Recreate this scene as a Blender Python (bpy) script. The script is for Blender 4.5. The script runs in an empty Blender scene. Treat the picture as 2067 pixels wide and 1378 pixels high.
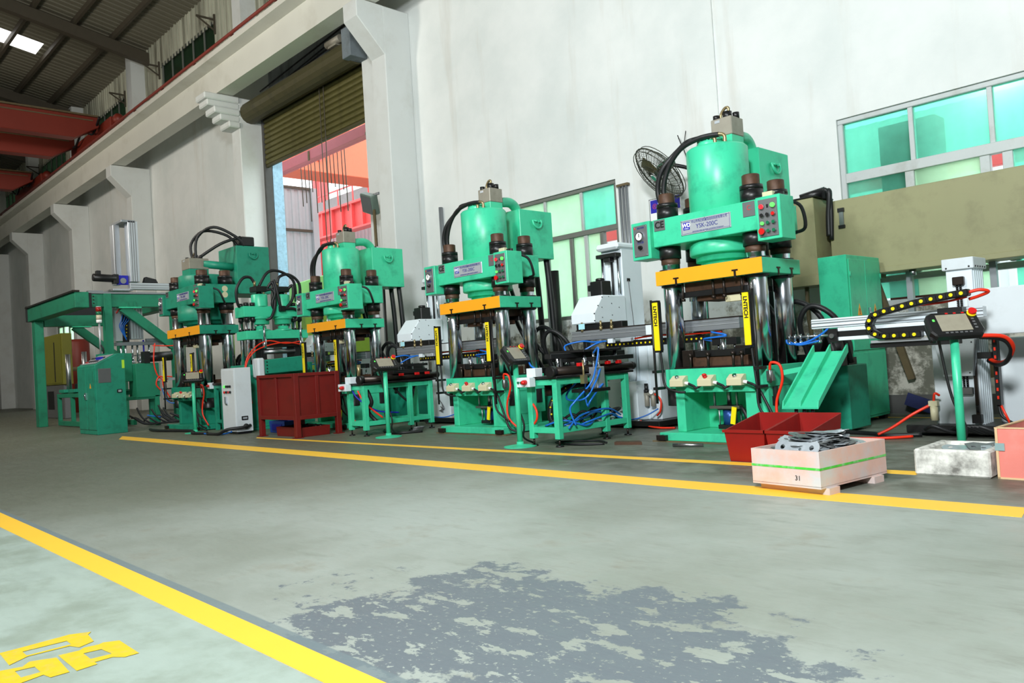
import bpy, math, random
from mathutils import Vector, Matrix
PI = math.pi
random.seed(7)
sc = bpy.context.scene
COL = sc.collection

# ---------------------------------------------------------------- camera
cam_d = bpy.data.cameras.new('camera'); cam = bpy.data.objects.new('camera', cam_d); COL.objects.link(cam)
yaw, pitch, roll = 0.80866669, 0.02310446, -0.06197242
fw = Vector((-math.sin(yaw)*math.cos(pitch), math.cos(yaw)*math.cos(pitch), math.sin(pitch)))
rt0 = Vector((math.cos(yaw), math.sin(yaw), 0)); up0 = rt0.cross(fw)
rt = math.cos(roll)*rt0 + math.sin(roll)*up0
up = -math.sin(roll)*rt0 + math.cos(roll)*up0
cam.matrix_world = Matrix(((rt.x, up.x, -fw.x, 0), (rt.y, up.y, -fw.y, 0), (rt.z, up.z, -fw.z, 1.0), (0, 0, 0, 1)))
cam_d.sensor_width = 36.0; cam_d.lens = 1603.3/2067*36.0
cam_d.clip_start = 0.05; cam_d.clip_end = 300
sc.camera = cam

# ---------------------------------------------------------------- world, lamps, exposure
w = bpy.data.worlds.new('sky'); sc.world = w; w.use_nodes = True
w.node_tree.nodes['Background'].inputs[0].default_value = (0.90, 0.97, 1.0, 1)
w.node_tree.nodes['Background'].inputs[1].default_value = 3.0
sc.view_settings.view_transform = 'Standard'; sc.view_settings.look = 'None'
sc.view_settings.exposure = 0.0; sc.view_settings.gamma = 1.0; sc.view_settings.use_curve_mapping = False

def area(name, loc, target, size, power, color=(1, 1, 1)):
    d = bpy.data.lights.new(name, 'AREA'); d.energy = power; d.color = color; d.shape = 'RECTANGLE'
    d.size, d.size_y = size
    o = bpy.data.objects.new(name, d); COL.objects.link(o); o.location = loc
    o.rotation_euler = (Vector(target)-Vector(loc)).to_track_quat('-Z', 'Y').to_euler()
    return o
area('added_light', (0.6, -2.5, 5.6), (-4.6, 10.0, 3.2), (1.2, 1.2), 1420, (0.94, 0.985, 1.0))  # added flash-like key light near the camera, no fitting there
area('added_light', (-5.5, -0.5, 8.0), (-10.5, 10.0, 4.2), (1.4, 1.4), 700, (0.97, 1.0, 0.99))  # added fill for the middle of the hall, no visible fitting
area('added_light', (-17, -1.0, 8.0), (-24.0, 10.0, 5.5), (1.4, 1.4), 680, (1, 0.92, 0.81))  # added warm fill for the left bays, no visible fitting
area('added_light', (-31, -1.0, 8.0), (-34.0, 10.0, 5.5), (1.4, 1.4), 330, (1, 0.90, 0.78))  # added weaker warm fill for the far left, no visible fitting

# ---------------------------------------------------------------- materials
def lin(c):
    return tuple((x/255/12.92) if x/255 <= 0.04045 else ((x/255+0.055)/1.055)**2.4 for x in c)
MATS = {}
def mat(name, rgb, rough=0.5, metal=0.0, var=0.12, scale=6.0, dirt=None, dirt_amt=0.0, dirt_scale=3.0, bump=0.0, bump_scale=60.0, emit=None, spec=0.5, stretch=None, coat=0.0, dirt_lo=0.5):
    m = bpy.data.materials.new(name); m.use_nodes = True; nt = m.node_tree; N = nt.nodes; L = nt.links
    b = N['Principled BSDF']; c = lin(rgb)
    b.inputs['Roughness'].default_value = rough; b.inputs['Metallic'].default_value = metal
    b.inputs['Specular IOR Level'].default_value = spec
    if coat: b.inputs['Coat Weight'].default_value = coat
    tc = N.new('ShaderNodeTexCoord'); vec = tc.outputs['Object']
    if stretch:
        mp = N.new('ShaderNodeMapping'); mp.inputs['Scale'].default_value = stretch; L.new(vec, mp.inputs[0]); vec = mp.outputs[0]
    if var or dirt:
        n = N.new('ShaderNodeTexNoise'); n.inputs['Scale'].default_value = scale; n.inputs['Detail'].default_value = 5; L.new(vec, n.inputs['Vector'])
        mx = N.new('ShaderNodeMix'); mx.data_type = 'RGBA'
        mx.inputs[6].default_value = tuple(x*(1-var) for x in c)+(1,); mx.inputs[7].default_value = tuple(min(1, x*(1+var)) for x in c)+(1,)
        L.new(n.outputs['Fac'], mx.inputs[0]); out = mx.outputs[2]
        if dirt:
            n2 = N.new('ShaderNodeTexNoise'); n2.inputs['Scale'].default_value = dirt_scale; n2.inputs['Detail'].default_value = 8; n2.inputs['Roughness'].default_value = 0.65; L.new(vec, n2.inputs['Vector'])
            r = N.new('ShaderNodeMapRange'); r.inputs[1].default_value = dirt_lo; r.inputs[2].default_value = dirt_lo+0.25; r.inputs[3].default_value = 0; r.inputs[4].default_value = dirt_amt
            L.new(n2.outputs['Fac'], r.inputs[0])
            m2 = N.new('ShaderNodeMix'); m2.data_type = 'RGBA'; m2.inputs[7].default_value = lin(dirt)+(1,)
            L.new(r.outputs[0], m2.inputs[0]); L.new(out, m2.inputs[6]); out = m2.outputs[2]
        L.new(out, b.inputs['Base Color'])
    else:
        b.inputs['Base Color'].default_value = c+(1,)
    if bump:
        n3 = N.new('ShaderNodeTexNoise'); n3.inputs['Scale'].default_value = bump_scale; L.new(vec, n3.inputs['Vector'])
        bp = N.new('ShaderNodeBump'); bp.inputs['Strength'].default_value = bump; bp.inputs['Distance'].default_value = 0.01
        L.new(n3.outputs['Fac'], bp.inputs['Height']); L.new(bp.outputs[0], b.inputs['Normal'])
    if emit:
        b.inputs['Emission Color'].default_value = lin(emit[0])+(1,); b.inputs['Emission Strength'].default_value = emit[1]
    MATS[name] = m; return m

green = mat('machine_green', (64, 202, 156), 0.36, var=0.09, scale=3, dirt=(28, 112, 90), dirt_amt=0.5, dirt_scale=4)
green_d = mat('dimmed_machine_green', (30, 142, 114), 0.45, var=0.12, scale=4, dirt=(18, 70, 55), dirt_amt=0.6, dirt_scale=5)  # darker copy of the machine green, dimmer light at left put into the colour
orange = mat('ram_orange', (252, 168, 30), 0.42, var=0.05)
yellow = mat('curtain_yellow', (242, 218, 20), 0.4, var=0.05)
chrome = mat('chrome_steel', (215, 220, 230), 0.2, 1.0, var=0.03)
steel = mat('brushed_steel', (170, 172, 175), 0.35, 1.0, var=0.1)
alu = mat('aluminium', (205, 210, 216), 0.38, 0.75, var=0.05)
alu_d = mat('aluminium_grey', (150, 155, 160), 0.42, 0.6, var=0.08)
black = mat('black_metal', (22, 22, 23), 0.38, var=0.3, scale=8)
rubber = mat('black_rubber', (20, 21, 23), 0.5, var=0.2)
brown = mat('rusty_steel', (84, 58, 42), 0.55, 0.3, var=0.35, scale=12, dirt=(30, 24, 22), dirt_amt=0.7, dirt_scale=10)
darksteel = mat('oiled_steel', (58, 50, 46), 0.35, 0.7, var=0.3, scale=10)
stone = mat('valve_grey', (150, 145, 132), 0.5, 0.25, var=0.15, scale=10, dirt=(95, 88, 76), dirt_amt=0.5)
white = mat('white_enamel', (222, 232, 238), 0.4, var=0.04)
white_b = mat('white_cabinet', (208, 216, 220), 0.45, var=0.05, dirt=(150, 150, 145), dirt_amt=0.3)
cream = mat('cream_plastic', (206, 200, 165), 0.45, var=0.06)
plate_m = mat('nameplate_metal', (188, 194, 200), 0.35, 0.35, var=0.05)
plate_g = mat('panel_grey', (118, 120, 122), 0.4, 0.4, var=0.06)
blue_ink = mat('blue_ink', (38, 44, 130), 0.5, var=0)
blue_p = mat('blue_plastic', (20, 24, 168), 0.5, var=0)
black_ink = mat('black_ink', (24, 24, 24), 0.5, var=0)
white_ink = mat('white_ink', (245, 245, 245), 0.5, var=0)
red_ink = mat('red_ink', (190, 60, 60), 0.5, var=0)
red = mat('red_plastic', (205, 22, 22), 0.35, var=0)
red_l = mat('red_lamp', (235, 40, 50), 0.3, var=0, emit=((255, 50, 60), 0.7))
green_l = mat('green_lamp', (80, 240, 80), 0.3, var=0, emit=((90, 255, 90), 1.2))
green_b = mat('green_button', (18, 105, 70), 0.35, var=0)
brass = mat('brass', (158, 142, 104), 0.35, 0.7, var=0.1)
redhose = mat('red_hose', (235, 50, 20), 0.4, var=0.05)
bluehose = mat('blue_tube', (28, 110, 205), 0.35, var=0.05)
cyl_blue = mat('cylinder_blue', (35, 75, 140), 0.35, 0.4, var=0.1)
maroon = mat('maroon_paint', (112, 22, 18), 0.45, var=0.12, scale=5, dirt=(70, 16, 14), dirt_amt=0.5)
redbin_m = mat('bin_red', (142, 16, 10), 0.45, var=0.12, scale=5, dirt=(90, 12, 10), dirt_amt=0.5)
olive = mat('oven_olive', (148, 146, 108), 0.55, var=0.08, scale=2, dirt=(112, 108, 78), dirt_amt=0.6, dirt_scale=2.5, bump=0.05)
olive_d = mat('olive_cabinet', (122, 122, 40), 0.5, var=0.1)
lime = mat('lime_paint', (150, 222, 120), 0.4, var=0.08)
rust = mat('rusty_bracket', (105, 92, 66), 0.6, 0.2, var=0.3, scale=8)
plaster = None

class MB:
    def __init__(s): s.v = []; s.f = []; s.sm = []; s.pr = []
    def _add(s, vs, fs, smooth=False):
        o = len(s.v); s.v += [tuple(p) for p in vs]; s.pr.append((o, len(s.v), len(s.f), len(s.f)+len(fs)))
        for i, f in enumerate(fs):
            s.f.append([o+k for k in f]); s.sm.append(smooth if isinstance(smooth, bool) else smooth[i])
        return s
    def box(s, x0, x1, y0, y1, z0, z1):
        return s._add([(x0, y0, z0), (x1, y0, z0), (x1, y1, z0), (x0, y1, z0), (x0, y0, z1), (x1, y0, z1), (x1, y1, z1), (x0, y1, z1)],
                      [(3, 2, 1, 0), (4, 5, 6, 7), (0, 1, 5, 4), (1, 2, 6, 5), (2, 3, 7, 6), (3, 0, 4, 7)])
    def bar(s, p0, p1, wd, ht, upv=(0, 0, 1)):          # rectangular bar between two points
        p0 = Vector(p0); p1 = Vector(p1); d = (p1-p0).normalized(); u = Vector(upv)
        if abs(d.dot(u)) > 0.95: u = Vector((0, 1, 0))
        a = d.cross(u).normalized()*wd/2; b = a.cross(d).normalized()*ht/2
        vs = [p0-a-b, p0+a-b, p0+a+b, p0-a+b, p1-a-b, p1+a-b, p1+a+b, p1-a+b]
        return s._add(vs, [(0, 1, 2, 3), (7, 6, 5, 4), (0, 4, 5, 1), (1, 5, 6, 2), (2, 6, 7, 3), (3, 7, 4, 0)])
    def cyl(s, p0, p1, r, r1=None, n=18):
        p0 = Vector(p0); p1 = Vector(p1); r1 = r if r1 is None else r1; d = (p1-p0).normalized()
        a = d.orthogonal().normalized(); b = d.cross(a)
        vs = [p0+(a*math.cos(2*PI*i/n)+b*math.sin(2*PI*i/n))*r for i in range(n)]+[p1+(a*math.cos(2*PI*i/n)+b*math.sin(2*PI*i/n))*r1 for i in range(n)]
        fs = [(i, (i+1) % n, n+(i+1) % n, n+i) for i in range(n)]+[tuple(range(n-1, -1, -1)), tuple(range(n, 2*n))]
        return s._add(vs, fs, [True]*n+[False, False])
    def lathe(s, prof, c=(0, 0, 0), n=24, ax='z', crisp=True):
        vs = []; fs = []; c = Vector(c)
        for r, z in prof:
            for i in range(n):
                a = 2*PI*i/n; p = (r*math.cos(a), r*math.sin(a), z)
                if ax == 'y': p = (p[0], p[2], p[1])
                if ax == 'x': p = (p[2], p[0], p[1])
                vs.append(c+Vector(p))
        m = len(prof); sm = []
        for j in range(m-1):
            flat = abs(prof[j][1]-prof[j+1][1]) < (0.022 if crisp else 1e-5)
            for i in range(n):
                q = (j*n+i, j*n+(i+1) % n, (j+1)*n+(i+1) % n, (j+1)*n+i)
                fs.append(q if ax == 'z' or ax == 'x' else q[::-1]); sm.append(not flat)
        return s._add(vs, fs, sm)
    def tube(s, pts, r, n=8, res=6, closed=False):
        P = [Vector(p) for p in pts]
        if len(P) > 2 and res > 1:
            Q = []; m = len(P); rng = range(m) if closed else range(m-1)
            for i in rng:
                p0 = P[(i-1) % m] if closed or i > 0 else P[0]; p1 = P[i]; p2 = P[(i+1) % m]; p3 = P[(i+2) % m] if closed or i+2 < m else P[-1]
                for k in range(res):
                    t = k/res
                    Q.append(0.5*((2*p1)+(p2-p0)*t+(2*p0-5*p1+4*p2-p3)*t*t+(3*p1-p0-3*p2+p3)*t**3))
            if not closed: Q.append(P[-1])
            P = Q
        m = len(P); vs = []; a = None
        for i in range(m):
            d = ((P[(i+1) % m] if closed or i+1 < m else P[i])-(P[i-1] if closed or i > 0 else P[i])).normalized()
            a = d.orthogonal().normalized() if a is None else (a-d*a.dot(d)).normalized()
            b = d.cross(a)
            for k in range(n): vs.append(P[i]+(a*math.cos(2*PI*k/n)+b*math.sin(2*PI*k/n))*r)
        fs = []
        for i in range(m if closed else m-1):
            j = (i+1) % m
            fs += [(i*n+k, i*n+(k+1) % n, j*n+(k+1) % n, j*n+k) for k in range(n)]
        sm = [True]*len(fs)
        if not closed: fs += [tuple(range(n-1, -1, -1)), tuple(range((m-1)*n, m*n))]; sm += [False, False]
        return s._add(vs, fs, sm)
    def prism(s, poly, plane, a0, a1):                    # polygon in a plane, pulled along the third axis
        def P(u, v, a): return {'xy': (u, v, a), 'xz': (u, a, v), 'yz': (a, u, v)}[plane]
        A = sum(poly[i][0]*poly[(i+1) % len(poly)][1]-poly[(i+1) % len(poly)][0]*poly[i][1] for i in range(len(poly)))
        if A < 0: poly = poly[::-1]
        n = len(poly); vs = [P(u, v, a0) for u, v in poly]+[P(u, v, a1) for u, v in poly]
        fs = [tuple(range(n-1, -1, -1)), tuple(range(n, 2*n))]+[(i, (i+1) % n, n+(i+1) % n, n+i) for i in range(n)]
        if plane == 'xz': fs = [f[::-1] for f in fs]
        if a1 < a0: fs = [f[::-1] for f in fs]
        return s._add(vs, fs)
    def sphere(s, c, r, n=12, sz=1.0):
        prof = [(max(1e-4, r*math.sin(PI*i/6)), -r*sz*math.cos(PI*i/6)) for i in range(7)]
        return s.lathe(prof, c, n, 'z', False)
    def pieces(s):                                        # primitives that lie apart are separate objects
        k = len(s.pr)
        if k < 2 or k > 60: return None
        bb = []
        for v0, v1, a, b in s.pr:
            P = s.v[v0:v1]; bb.append(([min(p[i] for p in P) for i in range(3)], [max(p[i] for p in P) for i in range(3)]))
        size = [max(h[i]-l[i] for i in range(3)) for l, h in bb]; g = list(range(k))
        def find(i):
            while g[i] != i: i = g[i]
            return i
        for i in range(k):
            for j in range(i):
                gap = math.sqrt(sum(max(0, bb[i][0][q]-bb[j][1][q], bb[j][0][q]-bb[i][1][q])**2 for q in range(3)))
                if gap <= max(0.02, 0.5*max(size[i], size[j])): g[find(i)] = find(j)
        roots = sorted({find(i) for i in range(k)})
        return None if len(roots) < 2 else [[i for i in range(k) if find(i) == r] for r in roots]
    def build(s, name, m, parent=None, loc=None, rot=None, bev=0.0, one=False):
        gr = None if one or (parent is None) else s.pieces()
        if gr:
            first = None
            for idx in gr:
                q = MB()
                for i in idx:
                    v0, v1, a, b = s.pr[i]; q._add(s.v[v0:v1], [[x-v0 for x in f] for f in s.f[a:b]], s.sm[a:b])
                o = q.build(name, m, parent, loc, rot, bev, True); first = first or o
            return first
        me = bpy.data.meshes.new(name); me.from_pydata(s.v, [], s.f); me.update()
        me.polygons.foreach_set('use_smooth', s.sm)
        me.materials.append(m)
        o = bpy.data.objects.new(name, me); COL.objects.link(o)
        if parent: o.parent = parent
        if loc: o.location = loc
        if rot: o.rotation_euler = rot
        if bev:
            b = o.modifiers.new('bevel', 'BEVEL'); b.width = bev; b.segments = 1; b.limit_method = 'ANGLE'; b.angle_limit = 0.9
        return o

def box(name, m, parent, x0, x1, y0, y1, z0, z1, bev=0.004):
    return MB().box(x0, x1, y0, y1, z0, z1).build(name, m, parent, bev=bev)
def thing(name, label, cat, loc=(0, 0, 0), rz=0, group=None):
    o = bpy.data.objects.new(name, None); COL.objects.link(o); o.empty_display_size = 0.2
    o.location = loc; o.rotation_euler = (0, 0, rz); return tag(o, label, cat, group)
def tag(o, label, cat, group=None):
    o['label'] = label; o['category'] = cat
    if group: o['group'] = group
    return o
def struct(o): o['kind'] = 'structure'; return o
def stuff(o): o['kind'] = 'stuff'; return o
KIDS = {}
def copy_tree(o, loc, label, parent=None):
    c = o.copy(); COL.objects.link(c)
    if parent: c.parent = parent
    else: c.location = loc; c['label'] = label
    for ch in o.children: copy_tree(ch, None, None, c)
    return c
def text(body, m, parent, size, loc, rot, name='lettering', align='CENTER', ext=0.0008, xs=1.0, bold=0.0):
    c = bpy.data.curves.new(name, 'FONT'); c.body = body; c.size = size; c.align_x = align; c.align_y = 'CENTER'; c.extrude = ext; c.resolution_u = 3; c.offset = bold
    t = bpy.data.objects.new(name, c); COL.objects.link(t)
    me = bpy.data.meshes.new_from_object(t.evaluated_get(bpy.context.evaluated_depsgraph_get()))
    bpy.data.objects.remove(t); bpy.data.curves.remove(c)
    me.materials.clear(); me.materials.append(m)
    o = bpy.data.objects.new(name, me); COL.objects.link(o); o.parent = parent; o.location = loc; o.rotation_euler = rot; o.scale = (xs, 1, 1)
    return o
FRONT = (PI/2, 0, 0)          # text facing -Y
SIDE = (PI/2, 0, PI/2)        # text facing +X
# ---------------------------------------------------------------- floor and wall materials
def nodes(name, rough=0.5):
    m = bpy.data.materials.new(name); m.use_nodes = True; nt = m.node_tree
    b = nt.nodes['Principled BSDF']; b.inputs['Roughness'].default_value = rough
    return m, nt, nt.nodes, nt.links, b
def noise(N, L, vec, scale, detail=6, rough=0.6, stretch=None):
    if stretch:
        mp = N.new('ShaderNodeMapping'); mp.inputs['Scale'].default_value = stretch; L.new(vec, mp.inputs[0]); vec = mp.outputs[0]
    n = N.new('ShaderNodeTexNoise'); n.inputs['Scale'].default_value = scale; n.inputs['Detail'].default_value = detail; n.inputs['Roughness'].default_value = rough
    L.new(vec, n.inputs['Vector']); return n.outputs['Fac']
def rng(N, L, val, a, b, c=0.0, d=1.0):
    r = N.new('ShaderNodeMapRange'); r.inputs[1].default_value = a; r.inputs[2].default_value = b; r.inputs[3].default_value = c; r.inputs[4].default_value = d
    r.interpolation_type = 'SMOOTHSTEP'; L.new(val, r.inputs[0]); return r.outputs[0]
def mix(N, L, fac, a, b):
    x = N.new('ShaderNodeMix'); x.data_type = 'RGBA'
    for sock, val in ((x.inputs[0], fac), (x.inputs[6], a), (x.inputs[7], b)):
        if isinstance(val, tuple): sock.default_value = lin(val)+(1,)
        elif isinstance(val, float): sock.default_value = val
        else: L.new(val, sock)
    return x.outputs[2]
def mth(N, L, op, a, b=0.0):
    x = N.new('ShaderNodeMath'); x.operation = op
    for s_, v_ in ((x.inputs[0], a), (x.inputs[1], b)):
        if isinstance(v_, (int, float)): s_.default_value = v_
        else: L.new(v_, s_)
    return x.outputs[0]

floor_m, nt, N, L, B = nodes('concrete_floor', 0.5)
tc = N.new('ShaderNodeTexCoord').outputs['Object']
sx = N.new('ShaderNodeSeparateXYZ'); L.new(tc, sx.inputs[0])
big = noise(N, L, tc, 0.55, 8, 0.62); fine = noise(N, L, tc, 9, 8, 0.7, (0.35, 1, 1)); mid = noise(N, L, tc, 2.2, 8, 0.65)
col = mix(N, L, rng(N, L, big, 0.35, 0.65), (138, 144, 134), (162, 170, 163))
col = mix(N, L, rng(N, L, fine, 0.5, 0.75, 0, 0.5), col, (120, 124, 112))
col = mix(N, L, rng(N, L, mid, 0.56, 0.72, 0, 0.45), col, (128, 122, 104))
# oil-stained strip at the machines
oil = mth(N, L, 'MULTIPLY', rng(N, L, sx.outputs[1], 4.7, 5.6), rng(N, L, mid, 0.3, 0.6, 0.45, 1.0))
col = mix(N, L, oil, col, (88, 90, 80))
# dimmer light far down the aisle, painted in as a darker brownish tone
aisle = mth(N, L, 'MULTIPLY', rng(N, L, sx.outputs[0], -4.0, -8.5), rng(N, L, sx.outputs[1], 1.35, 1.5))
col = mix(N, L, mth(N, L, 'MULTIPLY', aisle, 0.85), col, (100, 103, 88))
# peeled dark patch with flakes of the old coat
dx = mth(N, L, 'DIVIDE', mth(N, L, 'ADD', sx.outputs[0], 2.1), 1.2); dy = mth(N, L, 'DIVIDE', mth(N, L, 'ADD', sx.outputs[1], -1.95), 0.75)
dist = mth(N, L, 'ADD', mth(N, L, 'MULTIPLY', dx, dx), mth(N, L, 'MULTIPLY', dy, dy))
edge = noise(N, L, tc, 2.1, 14, 0.72)
pm = rng(N, L, mth(N, L, 'ADD', dist, mth(N, L, 'MULTIPLY', mth(N, L, 'ADD', edge, -0.5), 5.2)), 0.95, 0.75)
fl = mth(N, L, 'MAXIMUM', rng(N, L, noise(N, L, tc, 6.5, 8, 0.66, (0.7, 1.2, 1)), 0.555, 0.575), rng(N, L, noise(N, L, tc, 38, 4, 0.6), 0.62, 0.64))
pm = mth(N, L, 'MULTIPLY', pm, mth(N, L, 'SUBTRACT', 1.0, fl))
col = mix(N, L, mth(N, L, 'MULTIPLY', pm, 0.9), col, (98, 107, 115))
# paler coat on the far side of the aisle line
gut = rng(N, L, mth(N, L, 'ABSOLUTE', mth(N, L, 'ADD', sx.outputs[1], -1.45)), 0.035, 0.025)
col = mix(N, L, mth(N, L, 'MULTIPLY', gut, 0.8), col, (112, 126, 130))
side = rng(N, L, sx.outputs[1], 1.32, 1.28)
pale = mix(N, L, rng(N, L, mid, 0.4, 0.65), (164, 179, 169), (146, 159, 146))
col = mix(N, L, side, col, pale)
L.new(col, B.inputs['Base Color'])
L.new(rng(N, L, fine, 0.3, 0.7, 0.38, 0.6), B.inputs['Roughness'])
bp = N.new('ShaderNodeBump'); bp.inputs['Strength'].default_value = 0.12; bp.inputs['Distance'].default_value = 0.01; L.new(fine, bp.inputs['Height']); L.new(bp.outputs[0], B.inputs['Normal'])

wall_m, nt, N, L, B = nodes('whitewashed_plaster', 0.75)
tc = N.new('ShaderNodeTexCoord').outputs['Object']
sx = N.new('ShaderNodeSeparateXYZ'); L.new(tc, sx.inputs[0])
a1 = noise(N, L, tc, 0.5, 7, 0.6); st = noise(N, L, tc, 2.0, 6, 0.6, (1.2, 1, 0.12)); sp = noise(N, L, tc, 2.6, 9, 0.7)
col = mix(N, L, rng(N, L, a1, 0.3, 0.7), (214, 220, 218), (232, 235, 233))
col = mix(N, L, rng(N, L, st, 0.55, 0.75, 0, 0.35), col, (196, 190, 178))
lowx = rng(N, L, sx.outputs[0], -15.5, -14.0)
low = rng(N, L, mth(N, L, 'ADD', sx.outputs[2], mth(N, L, 'MULTIPLY', mth(N, L, 'ADD', sp, -0.5), 2.2)), 1.55, 1.25)
rgh = mix(N, L, rng(N, L, noise(N, L, tc, 5, 8, 0.7), 0.42, 0.6), (98, 98, 86), (186, 184, 172))
col = mix(N, L, mth(N, L, 'MULTIPLY', low, lowx), col, rgh)
L.new(col, B.inputs['Base Color'])
bp = N.new('ShaderNodeBump'); bp.inputs['Strength'].default_value = 0.25; bp.inputs['Distance'].default_value = 0.02; L.new(sp, bp.inputs['Height']); L.new(bp.outputs[0], B.inputs['Normal'])

clad_m = mat('stained_cladding', (192, 194, 176), 0.7, var=0.12, scale=2, dirt=(74, 70, 52), dirt_amt=0.9, dirt_lo=0.42, dirt_scale=1.8, stretch=(1.6, 1, 0.08))
col_m = mat('painted_concrete', (214, 218, 216), 0.7, var=0.06, scale=1.5, dirt=(176, 172, 160), dirt_amt=0.35, dirt_scale=1.2, bump=0.1, bump_scale=8)
beam_m = mat('beam_concrete', (212, 212, 202), 0.75, var=0.07, scale=1.2, dirt=(170, 164, 146), dirt_amt=0.4, dirt_scale=0.9)
roof_m = mat('roof_sheet_grey', (104, 101, 86), 0.6, var=0.08, scale=0.6)
roof_s = mat('roof_steel', (74, 68, 56), 0.6, var=0.1)
crane_m = mat('crane_red', (124, 40, 25), 0.5, var=0.1, scale=2, dirt=(120, 44, 28), dirt_amt=0.4, dirt_scale=1)
rail_m = mat('rail_red', (122, 46, 36), 0.6, var=0.15)
skirt_m = mat('skirting_dark', (72, 72, 70), 0.7, var=0.2)
line_m = mat('line_yellow', (255, 200, 62), 0.5, var=0.03)
old_line_m = mat('worn_yellow', (222, 190, 40), 0.55, var=0.12, scale=20, dirt=(160, 165, 120), dirt_amt=0.5, dirt_scale=25)

# ---------------------------------------------------------------- floor
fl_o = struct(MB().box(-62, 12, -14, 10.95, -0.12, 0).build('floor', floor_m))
MB().prism([(-15.5, 4.76), (-1.24, 4.83), (-1.28, 5.1), (-16.3, 5.07)], 'xy', -0.01, 0.002).build('painted_line', line_m, fl_o)
MB().prism([(-12.15, 5.79), (-2.18, 5.985), (-2.18, 6.14), (-12.3, 5.88)], 'xy', -0.01, 0.002).build('painted_line', line_m, fl_o)
MB().prism([(-9.5, 1.27), (-1.5, 1.30), (-1.5, 1.42), (-9.5, 1.44)], 'xy', -0.01, 0.002).build('painted_line', line_m, fl_o)
MB().prism([(-4.6, 10.12), (-2.6, 10.12), (-2.6, 10.18), (-4.6, 10.18)], 'xy', -0.01, 0.002).build('painted_line', line_m, fl_o)
def stencil(outer, inner):
    me = bpy.data.meshes.new('stencil_mark'); import bmesh
    bm = bmesh.new(); es = []
    for loop in (outer, inner):
        vs = [bm.verts.new((x, y, 0.002)) for x, y in loop]
        es += [bm.edges.new((vs[i], vs[(i+1) % len(vs)])) for i in range(len(vs))]
    bmesh.ops.triangle_fill(bm, use_beauty=True, use_dissolve=False, edges=es, normal=(0, 0, 1)); bm.to_mesh(me); bm.free(); me.materials.append(old_line_m)
    o = bpy.data.objects.new('stencil_mark', me); COL.objects.link(o); o.parent = fl_o
stencil([(-3.62, 0.645), (-3.62, 0.72), (-3.63, 0.89), (-3.59, 0.96), (-3.56, 0.94), (-3.45, 0.93), (-3.42, 0.87), (-3.47, 0.85), (-3.48, 0.71), (-3.43, 0.64)], [(-3.56, 0.71), (-3.55, 0.86), (-3.49, 0.86), (-3.495, 0.71)])
stencil([(-3.39, 0.79), (-3.38, 0.86), (-3.4, 0.88), (-3.39, 0.93), (-3.4, 0.95), (-3.37, 1.0), (-3.15, 1.0), (-3.15, 0.95), (-3.19, 0.92), (-3.19, 0.86), (-3.16, 0.86), (-3.15, 0.79)], [(-3.33, 0.86), (-3.32, 0.92), (-3.23, 0.93), (-3.24, 0.86)])
stencil([(-3.4, 0.58), (-3.37, 0.67), (-3.41, 0.7), (-3.37, 0.78), (-3.16, 0.77), (-3.16, 0.71), (-3.21, 0.7), (-3.19, 0.63), (-3.19, 0.56)], [(-3.34, 0.64), (-3.33, 0.7), (-3.25, 0.7), (-3.25, 0.64)])

# ---------------------------------------------------------------- long wall with its openings
WY, WT = 10.7, 0.25
def wall(name, m, zlo, zhi, holes, x0=-62, x1=12, y0=WY, y1=WY+WT):
    xs = sorted({x0, x1} | {h[0] for h in holes} | {h[1] for h in holes}); b = MB()
    for a, c in zip(xs, xs[1:]):
        cuts = sorted((h[2], h[3]) for h in holes if h[0] <= a and h[1] >= c); z = zlo
        for u, v in cuts:
            if u > z: b.box(a, c, y0, y1, z, u)
            z = v
        if z < zhi: b.box(a, c, y0, y1, z, zhi)
    return struct(b.build(name, m))
WIN = {1: (-4.59, -1.25, 1.40, 3.97), 2: (-10.9, -8.42, 1.66, 3.97), 3: (-43.2, -39.5, 1.9, 4.05)}
DOOR = (-20.80, -15.45, 0.0, 8.35)
wall('wall_back', wall_m, 0, 9.62, [DOOR]+list(WIN.values()))
CLR = [(-28.3, -23.8, 11.35, 12.2), (-36.6, -32.1, 11.35, 12.2), (-44.8, -40.3, 11.35, 12.2), (-53.0, -48.5, 11.35, 12.2), (-20.1, -15.6, 11.35, 12.2)]
up = wall('wall_upper', clad_m, 9.62, 13.4, CLR)
b = MB()                                                   # ribs of the cladding sheets
for i in range(260):
    x = -61.5+i*0.26
    z0, z1 = 9.9, 13.3
    if any(c[0]-0.05 < x < c[1]+0.05 for c in CLR): b.box(x-0.03, x+0.03, WY-0.03, WY, 12.06, z1)
    else: b.box(x-0.03, x+0.03, WY-0.03, WY, z0, z1)
stuff(b.build('cladding_rib', clad_m, up, one=True))
struct(MB().box(-62, -61.7, -14, 10.95, 0, 18).build('wall_left', wall_m))
struct(MB().box(-62, 12, -14.2, -14, 0, 18.2).build('wall_front', wall_m))
struct(MB().box(12, 12.3, -14, 10.95, 0, 18).build('wall_right', wall_m))
# baseboard and a flat pilaster by the press
struct(MB().box(-15.4, 12, WY-0.03, WY, 0, 0.24).build('baseboard_back', skirt_m))
struct(MB().box(-7.05, -6.35, WY-0.035, WY, 1.9, 9.6).build('trim_1', wall_m))

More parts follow.
